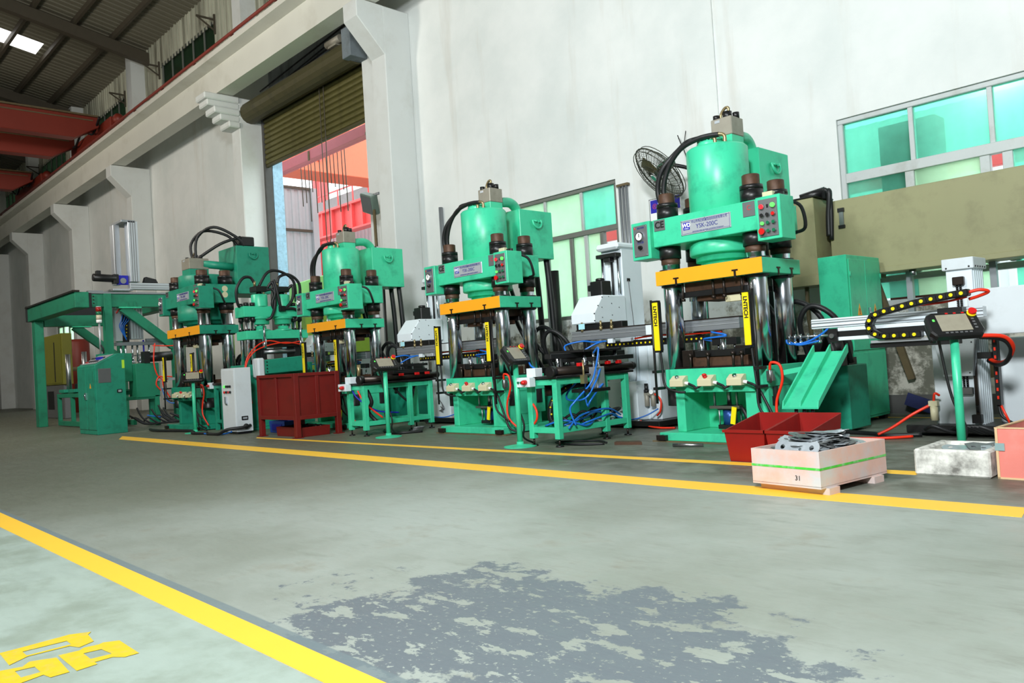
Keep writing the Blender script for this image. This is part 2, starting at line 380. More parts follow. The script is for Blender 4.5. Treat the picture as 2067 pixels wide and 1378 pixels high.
# ---------------------------------------------------------------- columns with corbels
def column(n, xr, wd=0.52, broken=False):
    c = struct(MB().box(xr-wd, xr, 10.0, WY, 0, 8.8).build('trim_%d' % n, col_m, bev=0.02))
    if broken:
        k = MB(); zz = [8.8, 8.62, 8.45, 8.27, 8.1, 7.93]; yy = [9.02, 9.1, 9.28, 9.45, 9.68, 9.85]
        for i in range(5): k.box(xr-wd-0.05+0.02*(i % 2), xr+0.04-0.03*(i % 2), yy[i], 10.02, zz[i+1], zz[i])
        k.build('corbel', col_m, c, bev=0.03)
    else:
        MB().prism([(10.02, 8.8), (9.34, 8.8), (9.34, 8.42), (10.02, 7.72)], 'yz', xr-wd, xr).build('corbel', col_m, c, bev=0.015)
    MB().box(xr-wd, xr, 10.2, WY, 9.70, 13.1).build('upper_column', col_m, c)
column(2, -29.85); column(3, -37.3); column(4, -20.95, broken=True); column(5, -13.88); column(6, -44.9); column(7, -52.4)
# the pier beside the door
struct(MB().box(-15.45, -14.4, WY-0.25, WY, 0, 8.75).build('trim_8', col_m, bev=0.01))

# ---------------------------------------------------------------- crane runway beam
bm_ = struct(MB().prism([(9.4, 8.82), (9.85, 8.82), (9.85, 9.50), (10.15, 9.56), (10.15, 9.70), (9.06, 9.70), (9.06, 9.56), (9.4, 9.53)], 'yz', -62, 12).build('trim_9', beam_m))
MB().tube([(-62, 9.01, 9.74), (3, 9.01, 9.74)], 0.042, 8, 1).build('conductor_pipe', rail_m, bm_)
b = MB()
for i in range(26): b.box(-60+i*2.4, -59.93+i*2.4, 9.0, 9.2, 9.70, 9.76)
stuff(b.build('pipe_clip', rail_m, bm_, one=True))
MB().box(-62, 3, 9.55, 9.62, 9.70, 9.82).build('crane_rail', roof_s, bm_)

# ---------------------------------------------------------------- roof
SL = 0.19
def rz_(y): return 13.1+SL*(10.7-y)
YF = -13.9
roof = bpy.data.objects.new('ceiling', None); COL.objects.link(roof); struct(roof)
SKY = (-33.4, -32.2, 3.2, 8.0)
def sheet(x0, x1, y0, y1):
    b = MB(); n = max(1, int((x1-x0)/0.30)); st_ = (x1-x0)/n; prof = []
    for i in range(n):
        xx = x0+i*st_; prof += [(xx, 0), (xx+st_*0.6, 0), (xx+st_*0.7, 0.05), (xx+st_*0.9, 0.05)]
    prof.append((x1, 0))
    v = [(x, y0, rz_(y0)+h) for x, h in prof]+[(x, y1, rz_(y1)+h) for x, h in prof]; m = len(prof)
    b._add(v, [(i, i+1, m+i+1, m+i) for i in range(m-1)]); b.build('roof_sheet', roof_m, roof)
sheet(-62, SKY[0], YF, 10.95); sheet(SKY[1], 12.2, YF, 10.95)
sheet(SKY[0], SKY[1], YF, SKY[2]); sheet(SKY[0], SKY[1], SKY[3], 10.95)
b = MB(); b._add([(SKY[0], SKY[2], rz_(SKY[2])), (SKY[1], SKY[2], rz_(SKY[2])), (SKY[1], SKY[3], rz_(SKY[3])), (SKY[0], SKY[3], rz_(SKY[3]))], [(0, 1, 2, 3)])
sky_m = mat('skylight_panel', (250, 250, 250), 0.5, var=0, emit=((255, 255, 255), 2.2)); b.build('skylight', sky_m, roof)
for y in [9.46-1.22*i for i in range(19)]:
    MB().box(-62, 12, y-0.05, y+0.05, rz_(y)-0.2, rz_(y)-0.01).build('purlin', roof_s, roof)
for x in (-54.0, -45.8, -37.6, -29.4, -21.2, -13.0):
    MB().prism([(10.7, rz_(10.7)-0.2), (YF, rz_(YF)-0.2), (YF, rz_(YF)-0.55), (10.7, rz_(10.7)-0.6)], 'yz', x-0.13, x+0.13).build('rafter', roof_s, roof)

# ---------------------------------------------------------------- windows
def glass(name, tint, clear, refl=0.06):
    m = bpy.data.materials.new(name); m.use_nodes = True; nt = m.node_tree; N = nt.nodes; L = nt.links
    N.remove(N['Principled BSDF']); out = N['Material Output']
    tr = N.new('ShaderNodeBsdfTransparent'); tl = N.new('ShaderNodeBsdfTranslucent'); gl = N.new('ShaderNodeBsdfGlossy'); gl.inputs['Roughness'].default_value = 0.15
    tcn = N.new('ShaderNodeTexCoord'); no = N.new('ShaderNodeTexNoise'); no.inputs['Scale'].default_value = 1.6; no.inputs['Detail'].default_value = 7; L.new(tcn.outputs['Object'], no.inputs['Vector'])
    c = lin(tint); tr.inputs[0].default_value = c+(1,); tl.inputs[0].default_value = tuple(min(1, x*1.05) for x in c)+(1,)
    mr = N.new('ShaderNodeMapRange'); mr.inputs[1].default_value = 0.3; mr.inputs[2].default_value = 0.7; mr.inputs[3].default_value = clear-0.12; mr.inputs[4].default_value = clear+0.12; L.new(no.outputs['Fac'], mr.inputs[0])
    m1 = N.new('ShaderNodeMixShader'); L.new(mr.outputs[0], m1.inputs[0]); L.new(tl.outputs[0], m1.inputs[1]); L.new(tr.outputs[0], m1.inputs[2])
    m2 = N.new('ShaderNodeMixShader'); m2.inputs[0].default_value = refl; L.new(m1.outputs[0], m2.inputs[1]); L.new(gl.outputs[0], m2.inputs[2]); L.new(m2.outputs[0], out.inputs[0])
    return m
g_aqua = glass('aqua_glass', (178, 247, 228), 0.62); g_lime = glass('pale_green_glass', (222, 252, 226), 0.4); g_dark = glass('dusty_glass', (70, 85, 70), 0.5)
frame_w = mat('window_frame_grey', (186, 192, 192), 0.5, 0.1, var=0.06, dirt=(130, 128, 115), dirt_amt=0.5)
frame_d = mat('window_frame_dark', (112, 116, 110), 0.5, 0.2, var=0.1)
def frame(n, ext, fm, thick=0.07, y=WY+0.03, d=0.1):
    x0, x1, z0, z1 = ext
    o = struct(MB().box(x0, x1, y, y+d, z1-thick, z1).box(x0, x1, y, y+d, z0, z0+thick).box(x0, x0+thick, y, y+d, z0+thick, z1-thick).box(x1-thick, x1, y, y+d, z0+thick, z1-thick).build('window_%d' % n, fm, bev=0.008))
    return o
def pane(o, g, x0, x1, z0, z1, y=WY+0.08): MB().box(x0, x1, y, y+0.006, z0, z1).build('pane', g, o)
def vbar(o, fm, x, z0, z1, wd=0.07, y=WY+0.04): MB().box(x-wd/2, x+wd/2, y, y+0.09, z0, z1).build('mullion', fm, o, bev=0.005)
def hbar(o, fm, x0, x1, z, ht=0.1, y=WY+0.02): MB().box(x0, x1, y, y+0.11, z-ht/2, z+ht/2).build('transom', fm, o, bev=0.005)
w1 = frame(1, WIN[1], frame_w)
hbar(w1, frame_w, -4.52, -1.3, 3.16, 0.13); hbar(w1, frame_w, -4.52, -1.3, 1.75, 0.08)
for x in (-3.66, -2.76, -1.9): vbar(w1, frame_w, x, 3.2, 3.9, 0.06)
for x in (-3.72, -2.86, -2.62, -1.9): vbar(w1, frame_w, x, 1.8, 3.1, 0.11)
for a, c in ((-4.52, -3.66), (-3.66, -2.76), (-2.76, -1.9), (-1.9, -1.32)): pane(w1, g_aqua, a, c, 3.2, 3.9)
for a, c in ((-4.52, -3.72), (-3.72, -2.86), (-2.62, -1.9), (-1.9, -1.32)): pane(w1, g_aqua if a != -3.72 else g_lime, a, c, 1.5, 3.1)
w2 = frame(2, WIN[2], frame_d)
hbar(w2, frame_d, -10.85, -8.45, 3.17, 0.09)
for x in (-10.15, -9.25): vbar(w2, frame_w, x, 3.2, 3.9, 0.06)
for x in (-10.2, -9.55, -9.2, -8.83): vbar(w2, frame_d if x != -9.2 else frame_w, x, 1.72, 3.13, 0.08)
for a, c in ((-10.83, -10.15), (-10.15, -9.25), (-9.25, -8.49)): pane(w2, g_lime if a < -9.5 else g_aqua, a, c, 3.21, 3.9)
for a, c in ((-10.83, -10.2), (-10.2, -9.55), (-9.55, -9.2), (-9.2, -8.83)): pane(w2, g_lime, a, c, 1.73, 3.13)
w3 = frame(3, WIN[3], frame_d, 0.15)
for x in (-42.3, -41.3, -40.4): vbar(w3, frame_d, x, 3.1, 3.9, 0.12)
hbar(w3, frame_d, -43.1, -39.6, 3.05, 0.16)
for a, c in ((-43.05, -42.3), (-42.3, -41.3), (-41.3, -40.4), (-40.4, -39.65)): pane(w3, g_lime, a, c, 3.13, 3.9)
for i, (a, c, d, e) in enumerate(CLR):
    o = frame(4+i, (a, c, d, e), frame_d, 0.06)
    for k in range(1, 5): vbar(o, frame_d, a+(c-a)*k/5, d+0.06, e-0.06, 0.06)
    for k in range(5): pane(o, g_dark, a+(c-a)*k/5, a+(c-a)*(k+1)/5, d+0.06, e-0.06)
    for x in (a-0.1, c+0.1):
        MB().bar((x, WY-0.02, e-0.05), (x, WY-0.6, e-0.05), 0.05, 0.05).bar((x, WY-0.02, e-0.4), (x, WY-0.6, e-0.05), 0.04, 0.04).bar((x, WY-0.03, e-0.5), (x, WY-0.03, e+0.12), 0.06, 0.05).build('awning_bracket', roof_s, o)

# ---------------------------------------------------------------- roller shutter door
shut_m = mat('shutter_olive', (98, 94, 52), 0.5, 0.3, var=0.12, scale=5, dirt=(52, 48, 26), dirt_amt=0.6)
shut_d = mat('shutter_box_dark', (74, 70, 44), 0.55, 0.2, var=0.25, scale=3, dirt=(30, 28, 20), dirt_amt=0.7)
d1 = struct(MB().box(-20.86, -20.76, WY-0.1, WY+0.12, 0, 8.3).box(-15.5, -15.38, WY-0.1, WY+0.12, 0, 8.3).build('door_1', skirt_m, bev=0.01))
s0 = None
ns = 10; z_lo = 6.93; hh = (8.4-z_lo)/ns
for i in range(ns):
    z = z_lo+i*hh
    if s0 is None:
        s0 = MB().prism([(0, 0), (-0.045, hh*0.18), (-0.062, hh*0.5), (-0.045, hh*0.82), (0, hh*0.97), (0.02, hh*0.97), (0.02, 0)], 'yz', -20.78, -15.46).build('slat', shut_m, d1); s0.location = (0, WY-0.02, z)
    else:
        o = s0.copy(); COL.objects.link(o); o.location = (0, WY-0.02, z)
MB().box(-20.78, -15.46, WY-0.06, WY+0.02, 6.86, 6.94).build('bottom_bar', shut_d, d1, bev=0.01)
MB().lathe([(0.001, -20.98), (0.30, -20.98), (0.30, -15.5), (0.001, -15.5)], (0, 10.33, 8.40), 16, 'x', False).build('roller_drum', shut_d, d1)
bpy.data.objects['roller_drum'].data.polygons.foreach_set('use_smooth', [False]*len(bpy.data.objects['roller_drum'].data.polygons))
MB().box(-21.06, -21.0, 10.05, WY, 8.1, 8.75).build('end_plate', rust, d1, bev=0.01)
plaster = mat('grey_plaster', (112, 122, 128), 0.8, var=0.25, scale=5, dirt=(40, 42, 42), dirt_amt=0.8, dirt_scale=2.5)
MB().box(-15.55, -15.2, 10.0, WY, 8.15, 8.85).build('end_plate', plaster, d1, bev=0.01)
MB().box(-16.3, -15.95, 10.1, 10.3, 8.66, 8.84).cyl((-16.4, 10.15, 8.78), (-15.8, 10.15, 8.78), 0.09).build('drive_motor', stone, d1)
lint = struct(MB().box(-20.4, -15.45, WY-0.04, WY, 8.35, 9.5).build('trim_10', mat('mottled_lintel', (160, 166, 172), 0.8, var=0.3, scale=2, dirt=(46, 48, 50), dirt_amt=0.7, stretch=(1, 1, 0.2))))  # grey lintel face with darker upright streaks
for k, (z, sag) in enumerate(((9.3, 0.25), (9.15, 0.35), (9.05, 0.2))):
    tag(MB().tube([(-20.7, 10.55, z-0.3), (-19.0, 10.5, z-0.12-sag*0.4), (-17, 10.5, z-0.08), (-15.3, 10.5, z+0.06)], 0.022, 6).build('wall_cable', rubber), ['black cable along the wall above the roller shutter drum, topmost', 'sagging black cable above the roller shutter drum, middle one', 'black cable lying lowest above the roller shutter drum'][k], 'cable', 'cables over the shutter')
b = MB()
for x in (-17.55, -17.35): b.tube([(x, 10.55, 8.5), (x+0.03, 10.52, 5.9), (x+0.05, 10.5, 4.3)], 0.012, 5)
b.tube([(-17.50, 10.5, 4.3), (-17.4, 10.5, 4.18), (-17.30, 10.5, 4.3)], 0.012, 5)
b.build('pull_chain', roof_s, d1)
# ---------------------------------------------------------------- the yard beyond the door
yard_m = mat('yard_concrete', (190, 190, 184), 0.8, var=0.1)
corr_m = mat('grey_white_corrugated_sheet', (172, 180, 185), 0.6, var=0.05)
corr_b = mat('white_corrugated_sheet', (226, 236, 240), 0.6, var=0.04)
pink_m = mat('gantry_red', (240, 104, 104), 0.5, var=0.06)
tile_m = mat('blue_tile', (150, 190, 214), 0.4, var=0.3, scale=9, dirt=(95, 120, 140), dirt_amt=0.5, dirt_scale=14)
MB_f = MB().box(-62, 12, 10.95, 40, -0.12, 0); struct(MB_f.build('floor', yard_m))
def corr(name, pts, z0, z1, label, step=0.35):
    (xa, ya), (xb, yb) = pts; ln = math.hypot(xb-xa, yb-ya); n = int(ln/step); dx, dy = (xb-xa)/ln, (yb-ya)/ln; nx, ny = dy, -dx; prof = []
    for i in range(n):
        t = i*step; prof += [(t, 0), (t+step*0.45, 0), (t+step*0.55, 0.05), (t+step*0.9, 0.05)]
    prof.append((ln, 0)); v = []
    for z in (z0, z1): v += [(xa+dx*t+nx*h, ya+dy*t+ny*h, z) for t, h in prof]
    v += [(xa-nx*0.1, ya-ny*0.1, z0), (xb-nx*0.1, yb-ny*0.1, z0), (xb-nx*0.1, yb-ny*0.1, z1), (xa-nx*0.1, ya-ny*0.1, z1)]
    m = len(prof); return struct(MB()._add(v, [(i, i+1, m+i+1, m+i) for i in range(m-1)]+[(2*m+1, 2*m, 2*m+3, 2*m+2)]).build(name, corr_m))
yl = corr('wall_yard_left', ((-33.5, 11.5), (-33.5, 19.3)), 4.4, 9.7, '')
for z in (4.5, 7.6, 9.6): MB().box(-33.44, -33.38, 11.5, 19.3, z, z+0.12).build('girt', roof_s, yl)
MB().box(-33.6, -33.3, 19.3, 19.6, 0, 9.7).build('corner_post', corr_m, yl)
wy = corr('wall_yard_far', ((-41.0, 24), (-17, 24)), 0, 8.6, '')
corr('wall_yard_low', ((-44.0, 23.5), (-41.5, 23.5)), 0, 6.5, '')
struct(MB().box(-20.8, -20.76, 10.83, 11.14, 0, 8.3).box(-21.5, -20.8, 10.96, 11.14, 0, 8.3).build('trim_11', tile_m, bev=0.01))
g = thing('yard_gantry', 'red steel crane girder on posts in the yard seen through the shutter door', 'crane', (-35, 22, 0))
def yb(name, x0, x1, y0, y1, z0, z1, m=pink_m, bev=0.01): return MB().box(x0+35, x1+35, y0-22, y1-22, z0, z1).build(name, m, g, bev=bev)
gd = yb('girder_web', -39.2, -28, 22.0, 22.12, 8.1, 9.3)
yb('girder_flange', -39.2, -28, 21.8, 22.35, 9.3, 9.42); yb('girder_flange', -39.2, -28, 21.8, 22.35, 8.0, 8.1)
for i in range(12): yb('stiffener', -38.7+i*0.95, -38.63+i*0.95, 21.82, 22.0, 8.1, 9.3, bev=0)
for x in (-39.1, -31.5): yb('post', x, x+0.9, 21.9, 22.5, 0, 8.0)
MB().bar((-30.5+35, 0, 8.0), (-29.2+35, 0, 6.2), 0.15, 0.15).bar((-30.5+35, 0, 8.0), (-31.1+35, 0, 6.8), 0.15, 0.15).build('brace', pink_m, g)
b = MB().box(-4.0, 7, -0.03, 0.03, 10.25, 10.32)
for i in range(8): b.box(-3.2+i*1.4, -3.14+i*1.4, -0.03, 0.03, 9.42, 10.25)
b.build('hand_rail', pink_m, g)
MB().box(-3.6, 7, 0.4, 0.44, 9.45, 10.15).build('guard_sheet', mat('zinc_sheet', (150, 158, 160), 0.5, 0.4), g)
g2 = thing('yard_crane', 'orange box girder of the yard crane high behind the pink lintel beam', 'crane', (-30, 15.5, 0))
og = mat('crane_orange', (252, 118, 84), 0.5, var=0.08)
MB().prism([(-3.0, 9.7), (-2.2, 9.15), (12, 9.15), (12, 11.0), (-3.0, 11.0)], 'yz', 0.0, 1.5).build('box_girder', og, g2, bev=0.02)
MB().prism([(-3.0, 13.6), (-2.2, 13.0), (12, 13.0), (12, 15), (-3.0, 15)], 'yz', -6.5, -5.2).build('box_girder', og, g2, bev=0.02)
MB().bar((1.52, -1.0, 9.6), (1.9, 0.6, 11.0), 0.1, 0.1).bar((1.52, 1.4, 9.6), (1.9, 3.0, 11.0), 0.1, 0.1).bar((1.52, 4, 9.6), (1.9, 5.6, 11.0), 0.1, 0.1).build('brace', pink_m, g2)
yb('upper_post', -39.6, -39.25, 23.0, 23.3, 0, 13.5); yb('upper_post', -38.85, -38.45, 23.0, 23.3, 0, 13.5)
b = MB(); random.seed(3)
for i in range(13):
    x = 4.7+i*0.24+random.uniform(-.05, .05); b.tube([(x, -1.2, 8.7), (x+0.04, -1.2, 7.1+random.uniform(-.9, .4))], 0.018, 5, 1)
b.build('hanging_chain', roof_s, g2); MB().box(4.4, 8.0, -1.25, -1.15, 8.68, 8.8).build('chain_bar', og, g2); MB().bar((4.6, -1.2, 8.7), (1.0, 0.5, 10.0), 0.1, 0.1).bar((7.8, -1.2, 8.7), (1.4, 0.5, 10.4), 0.1, 0.1).build('chain_strut', og, g2)
lb = thing('yard_lintel', 'dull pink steel beam across the top of the shutter doorway', 'beam', (-20, 13, 0))
MB().box(-5.4, 3.5, 0, 0.18, 7.78, 8.1).box(-5.4, 3.5, 0.18, 0.3, 7.78, 7.84).build('beam', mat('dull_pink_steel', (196, 108, 118), 0.6, var=0.08), lb, bev=0.01)
MB().box(-2.5, -2.42, -0.03, 0, 7.75, 8.05).box(0.9, 1.5, -0.1, 0, 7.72, 7.8).build('cleat', rust, lb)
MB().tube([(-4.5, -0.5, 8.2), (-4.5, -0.5, 3.0)], 0.06, 8, 1).build('down_pipe', pink_m, lb)
lm = thing('yard_machine', 'lime green machine housing standing just outside the shutter door', 'machine', (-20.2, 11.6, 0))
MB().prism([(-1.9, 2.9), (1.6, 2.9), (5.4, 2.6), (5.4, 3.5), (1.6, 3.74), (-1.9, 3.62)], 'xz', 0.0, 1.5).build('housing', lime, lm, bev=0.03)
MB().box(-1.8, 4.8, 0.1, 1.4, 0, 2.9).build('base', mat('lime_dark', (120, 160, 40), 0.5, var=0.15), lm, bev=0.02)
MB().box(3.4, 3.9, -0.05, 0.1, 0.8, 2.9).build('guide_post', lime, lm, bev=0.02)
MB().cyl((0.9, -0.01, 3.25), (0.9, 0.02, 3.25), 0.08).build('port', black, lm)
# neighbouring building seen dimly through the window glass
nb = corr('wall_neighbour', ((-17, 21), (3, 21)), 0, 6.5, ''); nb.data.materials[0] = corr_b
for i, x in enumerate((-4.22, -11.9)):
    struct(MB().box(x, x+0.72, 11.15, 11.5, 0, 3.84).build('trim_%d' % (12+i), mat('brick_pillar', (96, 44, 40), 0.7, var=0.2)))
rb = tag(MB().box(-12.5, 2, 14.4, 14.55, 3.62, 3.9).build('yard_beam', pink_m, bev=0.01), 'red steel beam along the neighbouring shed outside the windows', 'beam')

# ---------------------------------------------------------------- overhead cranes in the hall
def crane(x, label, two=True):
    t = thing('overhead_crane', label, 'crane', (x, 0, 0))
    for k in range(2 if two else 1):
        dx = -3.0*k
        MB().prism([(-2.0, 9.78), (8.4, 9.78), (9.2, 10.25), (9.2, 10.6), (-2.0, 10.6)], 'yz', dx-0.5, dx).build('girder', crane_m, t, bev=0.02)
        MB().box(dx-0.55, dx+0.05, -2.0, 9.2, 10.6, 10.66).build('walkway', rust, t)
        MB().box(dx-0.02, dx+0.02, -2, 9.0, 10.44, 10.48).build('seam', rust, t)
    MB().box(-3.9, 0.9, 9.3, 9.75, 9.96, 10.45).build('end_truck', crane_m, t, bev=0.03)
    for dx in (0.5, -3.4): MB().cyl((dx, 9.5, 9.97), (dx, 9.68, 9.97), 0.15).build('wheel', roof_s, t)
    MB().sphere((1.15, 9.5, 10.3), 0.2).build('buffer', crane_m, t)
    MB().tube([(-3.6, 9.1, 10.55), (-2.8, 9.15, 10.2), (-1.6, 9.1, 10.5), (-0.6, 9.15, 10.15), (0.4, 9.1, 10.5)], 0.04, 6).build('feed_cable', rubber, t)
    return t
crane(-30.4, 'red double girder overhead crane, the nearer one under the roof')
crane(-39.8, 'darker red overhead crane farther down the runway, behind the nearer crane', False)
# ---------------------------------------------------------------- four-column presses
def label_plate(root, x, y, z, wd, ht, small):
    pl = box('nameplate', plate_m, root, x-wd/2, x+wd/2, y-0.008, y, z-ht/2, z+ht/2, 0.003)
    b = MB(); e = 0.012
    b.box(x-wd/2+e, x+wd/2-e, y-0.0095, y-0.008, z+ht/2-e-0.003, z+ht/2-e).box(x-wd/2+e, x+wd/2-e, y-0.0095, y-0.008, z-ht/2+e, z-ht/2+e+0.003)
    b.box(x-wd/2+e, x-wd/2+e+0.003, y-0.0095, y-0.008, z-ht/2+e, z+ht/2-e).box(x+wd/2-e-0.003, x+wd/2-e, y-0.0095, y-0.008, z-ht/2+e, z+ht/2-e)
    b.build('plate_border', blue_ink, pl)
    lx = x-wd/2+0.075; lg = MB().box(lx-0.04, lx+0.04, y-0.011, y-0.008, z-0.025, z+0.055).build('logo_square', blue_p, pl)
    text('WD', white_ink, pl, 0.058, (lx, y-0.0125, z+0.022), FRONT, 'logo_letters', bold=0.002)
    text('WEIDA', white_ink, pl, 0.018, (lx, y-0.0125, z-0.013), FRONT, 'logo_letters')
    text('中山市伟达机械自动化科技有限公司', blue_ink, pl, 0.034, (x+0.05, y-0.0095, z+0.048), FRONT, xs=0.8)
    text('YSK-200C', blue_ink, pl, 0.066, (x+0.02, y-0.0095, z-0.005), FRONT, xs=0.95)
    text('ZHONGSHAN WEIDA MACHINERY AUTOMATION TECHNOLOGY', blue_ink, pl, 0.017, (x+0.03, y-0.0095, z-0.056), FRONT, xs=0.75)
    for sx in (-1, 0, 1):
        for sz in (-1, 1): MB().sphere((x+sx*(wd/2-0.012), y-0.009, z+sz*(ht/2-0.009)), 0.007, 8).build('rivet', chrome, pl)
    return pl

def button(root, x, y, z, m, r=0.016, collar=steel, mush=False):
    c = MB().cyl((x, y, z), (x, y-0.012, z), r*1.25, n=12).build('button_collar', collar, root)
    MB().cyl((x, y-0.01, z), (x, y-(0.04 if mush else 0.026), z), r*(0.8 if mush else 1), r*(1.35 if mush else 0.9), 12).build('button_cap', m, root)

def make_press(label, o):
    W, D = o['W'], o['D']; bz0, bz1 = o['bed']; s0, s1 = o['ram']; c0, c1 = o['crown']; R = o['R']; hx0, hx1 = o['cx']; hy0, hy1 = o['cy']
    t = thing('hydraulic_press', label, 'press', o['loc'], 0, 'four-column presses')
    G = o['green']
    # base and pedestal
    box('base_plate', G, t, -W-0.02, W+0.02, -0.1, D+0.15, 0.012, 0.1, 0.006)
    MB().box(-W-0.1, W+0.1, -0.13, -0.02, 0, 0.014).box(-W-0.1, W+0.1, D, D+0.2, 0, 0.014).build('floor_rail', rust, t)
    for s in (-1, 1):
        MB().cyl((s*(W-0.03), -0.13, 0.05), (s*(W-0.03), -0.02, 0.05), 0.028).box(s*(W-0.03)-0.06, s*(W-0.03)+0.06, -0.15, -0.1, 0.02, 0.075).build('anchor_clamp', darksteel, t)
    cheek = o.get('cheek', 0.30)
    box('cheek', G, t, -0.51, -0.40, 0.03, D-0.2, 0.1, bz0, 0.006)
    box('cheek', G, t, 0.34, 0.60, 0.03, D-0.08, 0.1, bz0, 0.006)
    box('pedestal_back', G, t, -0.45, 0.40, D-0.3, D-0.08, 0.1, bz0, 0.006)
    MB().box(-W+0.04, W-0.03, 0, D, bz0, bz1).build('bed', G, t, bev=0.006)
    MB().box(-0.47, 0.47, 0.0, D-0.05, bz0-0.04, bz0).build('bed_flange', G, t, bev=0.004)
    MB().prism([(0.02, bz1), (D, bz1), (D, bz0-0.32), (0.3, bz0-0.32), (0.02, bz0)], 'yz', W-0.12, W-0.04).build('side_gusset', G, t, bev=0.004)
    box('bolster', darksteel, t, -W+0.12, W-0.12, 0.06, D-0.06, bz1, bz1+0.015, 0.003)
    # columns
    for hx in (hx0, hx1):
        for hy in (hy0, hy1):
            c = MB().cyl((hx, hy, bz1), (hx, hy, c0), 0.1*o['k'], n=28).build('column', chrome, t)
            k = o['k']
            MB().lathe([(0.001, bz0-0.19), (0.13*k, bz0-0.19), (0.13*k, bz0-0.189), (0.13*k, bz0), (0.001, bz0)], (hx, hy, 0), 24).build('lower_nut', black, c)
            MB().lathe([(0.10*k, c0-0.2), (0.105*k, c0-0.19), (0.105*k, c0-0.13), (0.10*k, c0-0.13)], (hx, hy, 0), 24).build('thread_band', brown, c)
            MB().lathe([(0.10*k, c0-0.135), (0.12*k, c0-0.135), (0.12*k, c0), (0.10*k, c0)], (hx, hy, 0), 24).build('collar_nut', black, c)
            MB().lathe([(0.09*k, c1), (0.118*k, c1), (0.118*k, c1+0.13), (0.110*k, c1+0.13), (0.110*k, c1+0.137), (0.118*k, c1+0.137), (0.118*k, c1+0.18), (0.09*k, c1+0.18)], (hx, hy, 0), 24).build('top_nut', black, c)
            MB().lathe([(0.09*k, c1+0.17), (0.09*k, c1+0.285), (0.082*k, c1+0.293), (0.001, c1+0.293)], (hx, hy, 0), 24).build('column_end', brown, c)
            MB().lathe([(0.10*k, s1), (0.135*k, s1), (0.13*k, s1+0.02), (0.10*k, s1+0.02)], (hx, hy, 0), 24).build('wiper_ring', black, c)
            MB().lathe([(0.10*k, s0-0.02), (0.12*k, s0-0.02), (0.12*k, s0), (0.10*k, s0)], (hx, hy, 0), 24).build('wiper_ring', black, c)
    # ram plate
    r = box('ram_plate', G, t, -W, W, 0.0, D, s0, s1, 0.005)
    box('orange_front', orange, r, -W-0.002, W+0.0, -0.006, 0.004, s0-0.001, s1+0.001, 0.002)
    b = MB()
    for x, y in ((-0.38, -0.012), (0.34, -0.012)): b.box(x-0.035, x+0.035, y, 0, s0+0.05, s0+0.065).box(x-0.012, x+0.012, y, 0, s0-0.02, s0+0.05)
    for y in (0.32, 0.6): b.box(W-0.002, W+0.008, y-0.035, y+0.035, s0+0.05, s0+0.065).box(W-0.002, W+0.008, y-0.012, y+0.012, s0-0.02, s0+0.05)
    b.build('slot_bolt', darksteel, r)
    # dies
    u = box('upper_die', brown, t, -0.36, 0.36, 0.12, D-0.12, s0-0.1, s0, 0.004)
    box('die_plate', brown, u, -0.24, 0.30, 0.16, D-0.2, s0-0.21, s0-0.15, 0.004)
    MB().box(-0.42, 0.42, 0.1, 0.16, s0-0.16, s0-0.1).box(-0.4, 0.4, D-0.22, D-0.16, s0-0.16, s0-0.1).build('clamp_bar', black, u, bev=0.004)
    box('die_block', cream, u, 0.12, 0.3, 0.14, 0.2, s0-0.25, s0-0.18, 0.004)
    b = MB()
    for x in (-0.36, 0.02, 0.15, 0.36): b.cyl((x, 0.08, s0-0.2), (x, 0.08, s0+0.02), 0.014, n=8).cyl((x, 0.08, s0-0.2), (x, 0.08, s0-0.17), 0.025, n=6)
    b.build('stud', darksteel, u)
    MB().cyl((0.37, 0.2, s0-0.2), (0.37, 0.2, s0), 0.03).cyl((-0.33, 0.2, s0-0.2), (-0.33, 0.2, s0), 0.03).build('guide_bush', chrome, u)
    l = box('lower_die', brown, t, -0.34, 0.36, 0.1, D-0.15, bz1+0.015, bz1+0.12, 0.004)
    box('die_bar', black, l, -0.26, 0.34, 0.08, 0.2, bz1+0.12, bz1+0.19, 0.004)
    box('die_block', darksteel, l, -0.44, -0.3, 0.1, 0.3, bz1+0.015, bz1+0.2, 0.004); box('die_block', darksteel, l, 0.1, 0.4, 0.3, 0.45, bz1+0.12, bz1+0.22, 0.004)
    for x in (-0.22, 0.05, 0.4):
        MB().cyl((x, 0.16, bz1+0.1), (x, 0.16, bz1+0.3), 0.03, n=14).build('guide_pin', chrome, l)
    b = MB()
    for x in (-0.3, -0.08, 0.22, 0.32): b.cyl((x, 0.05, bz1), (x, 0.05, bz1+0.17), 0.014, n=8).cyl((x, 0.05, bz1+0.13), (x, 0.05, bz1+0.16), 0.026, n=6)
    b.build('stud', darksteel, l)
    # crown
    cr = MB().box(-W-0.005, W+0.005, 0.0, D, c0, c1).build('crown_beam', G, t, bev=0.006)
    gb = box('gauge_box', G, t, -W-0.255, -W-0.002, -0.06, 0.2, c0-0.12, c0+0.3, 0.005)
    box('gauge_panel', plate_g, gb, -W-0.225, -W-0.035, -0.068, -0.058, c0-0.085, c0+0.265, 0.003)
    MB().lathe([(0.001, -0.095), (0.042, -0.095), (0.047, -0.09), (0.047, -0.066)], (-W-0.13, 0, c0+0.14), 24, 'y').build('pressure_gauge', white_ink, gb)
    MB().lathe([(0.043, -0.097), (0.052, -0.097), (0.052, -0.066)], (-W-0.13, 0, c0+0.14), 24, 'y').build('gauge_rim', chrome, gb)
    MB().box(-W-0.134, -W-0.126, -0.098, -0.095, c0+0.13, c0+0.172).build('gauge_needle', black_ink, gb)
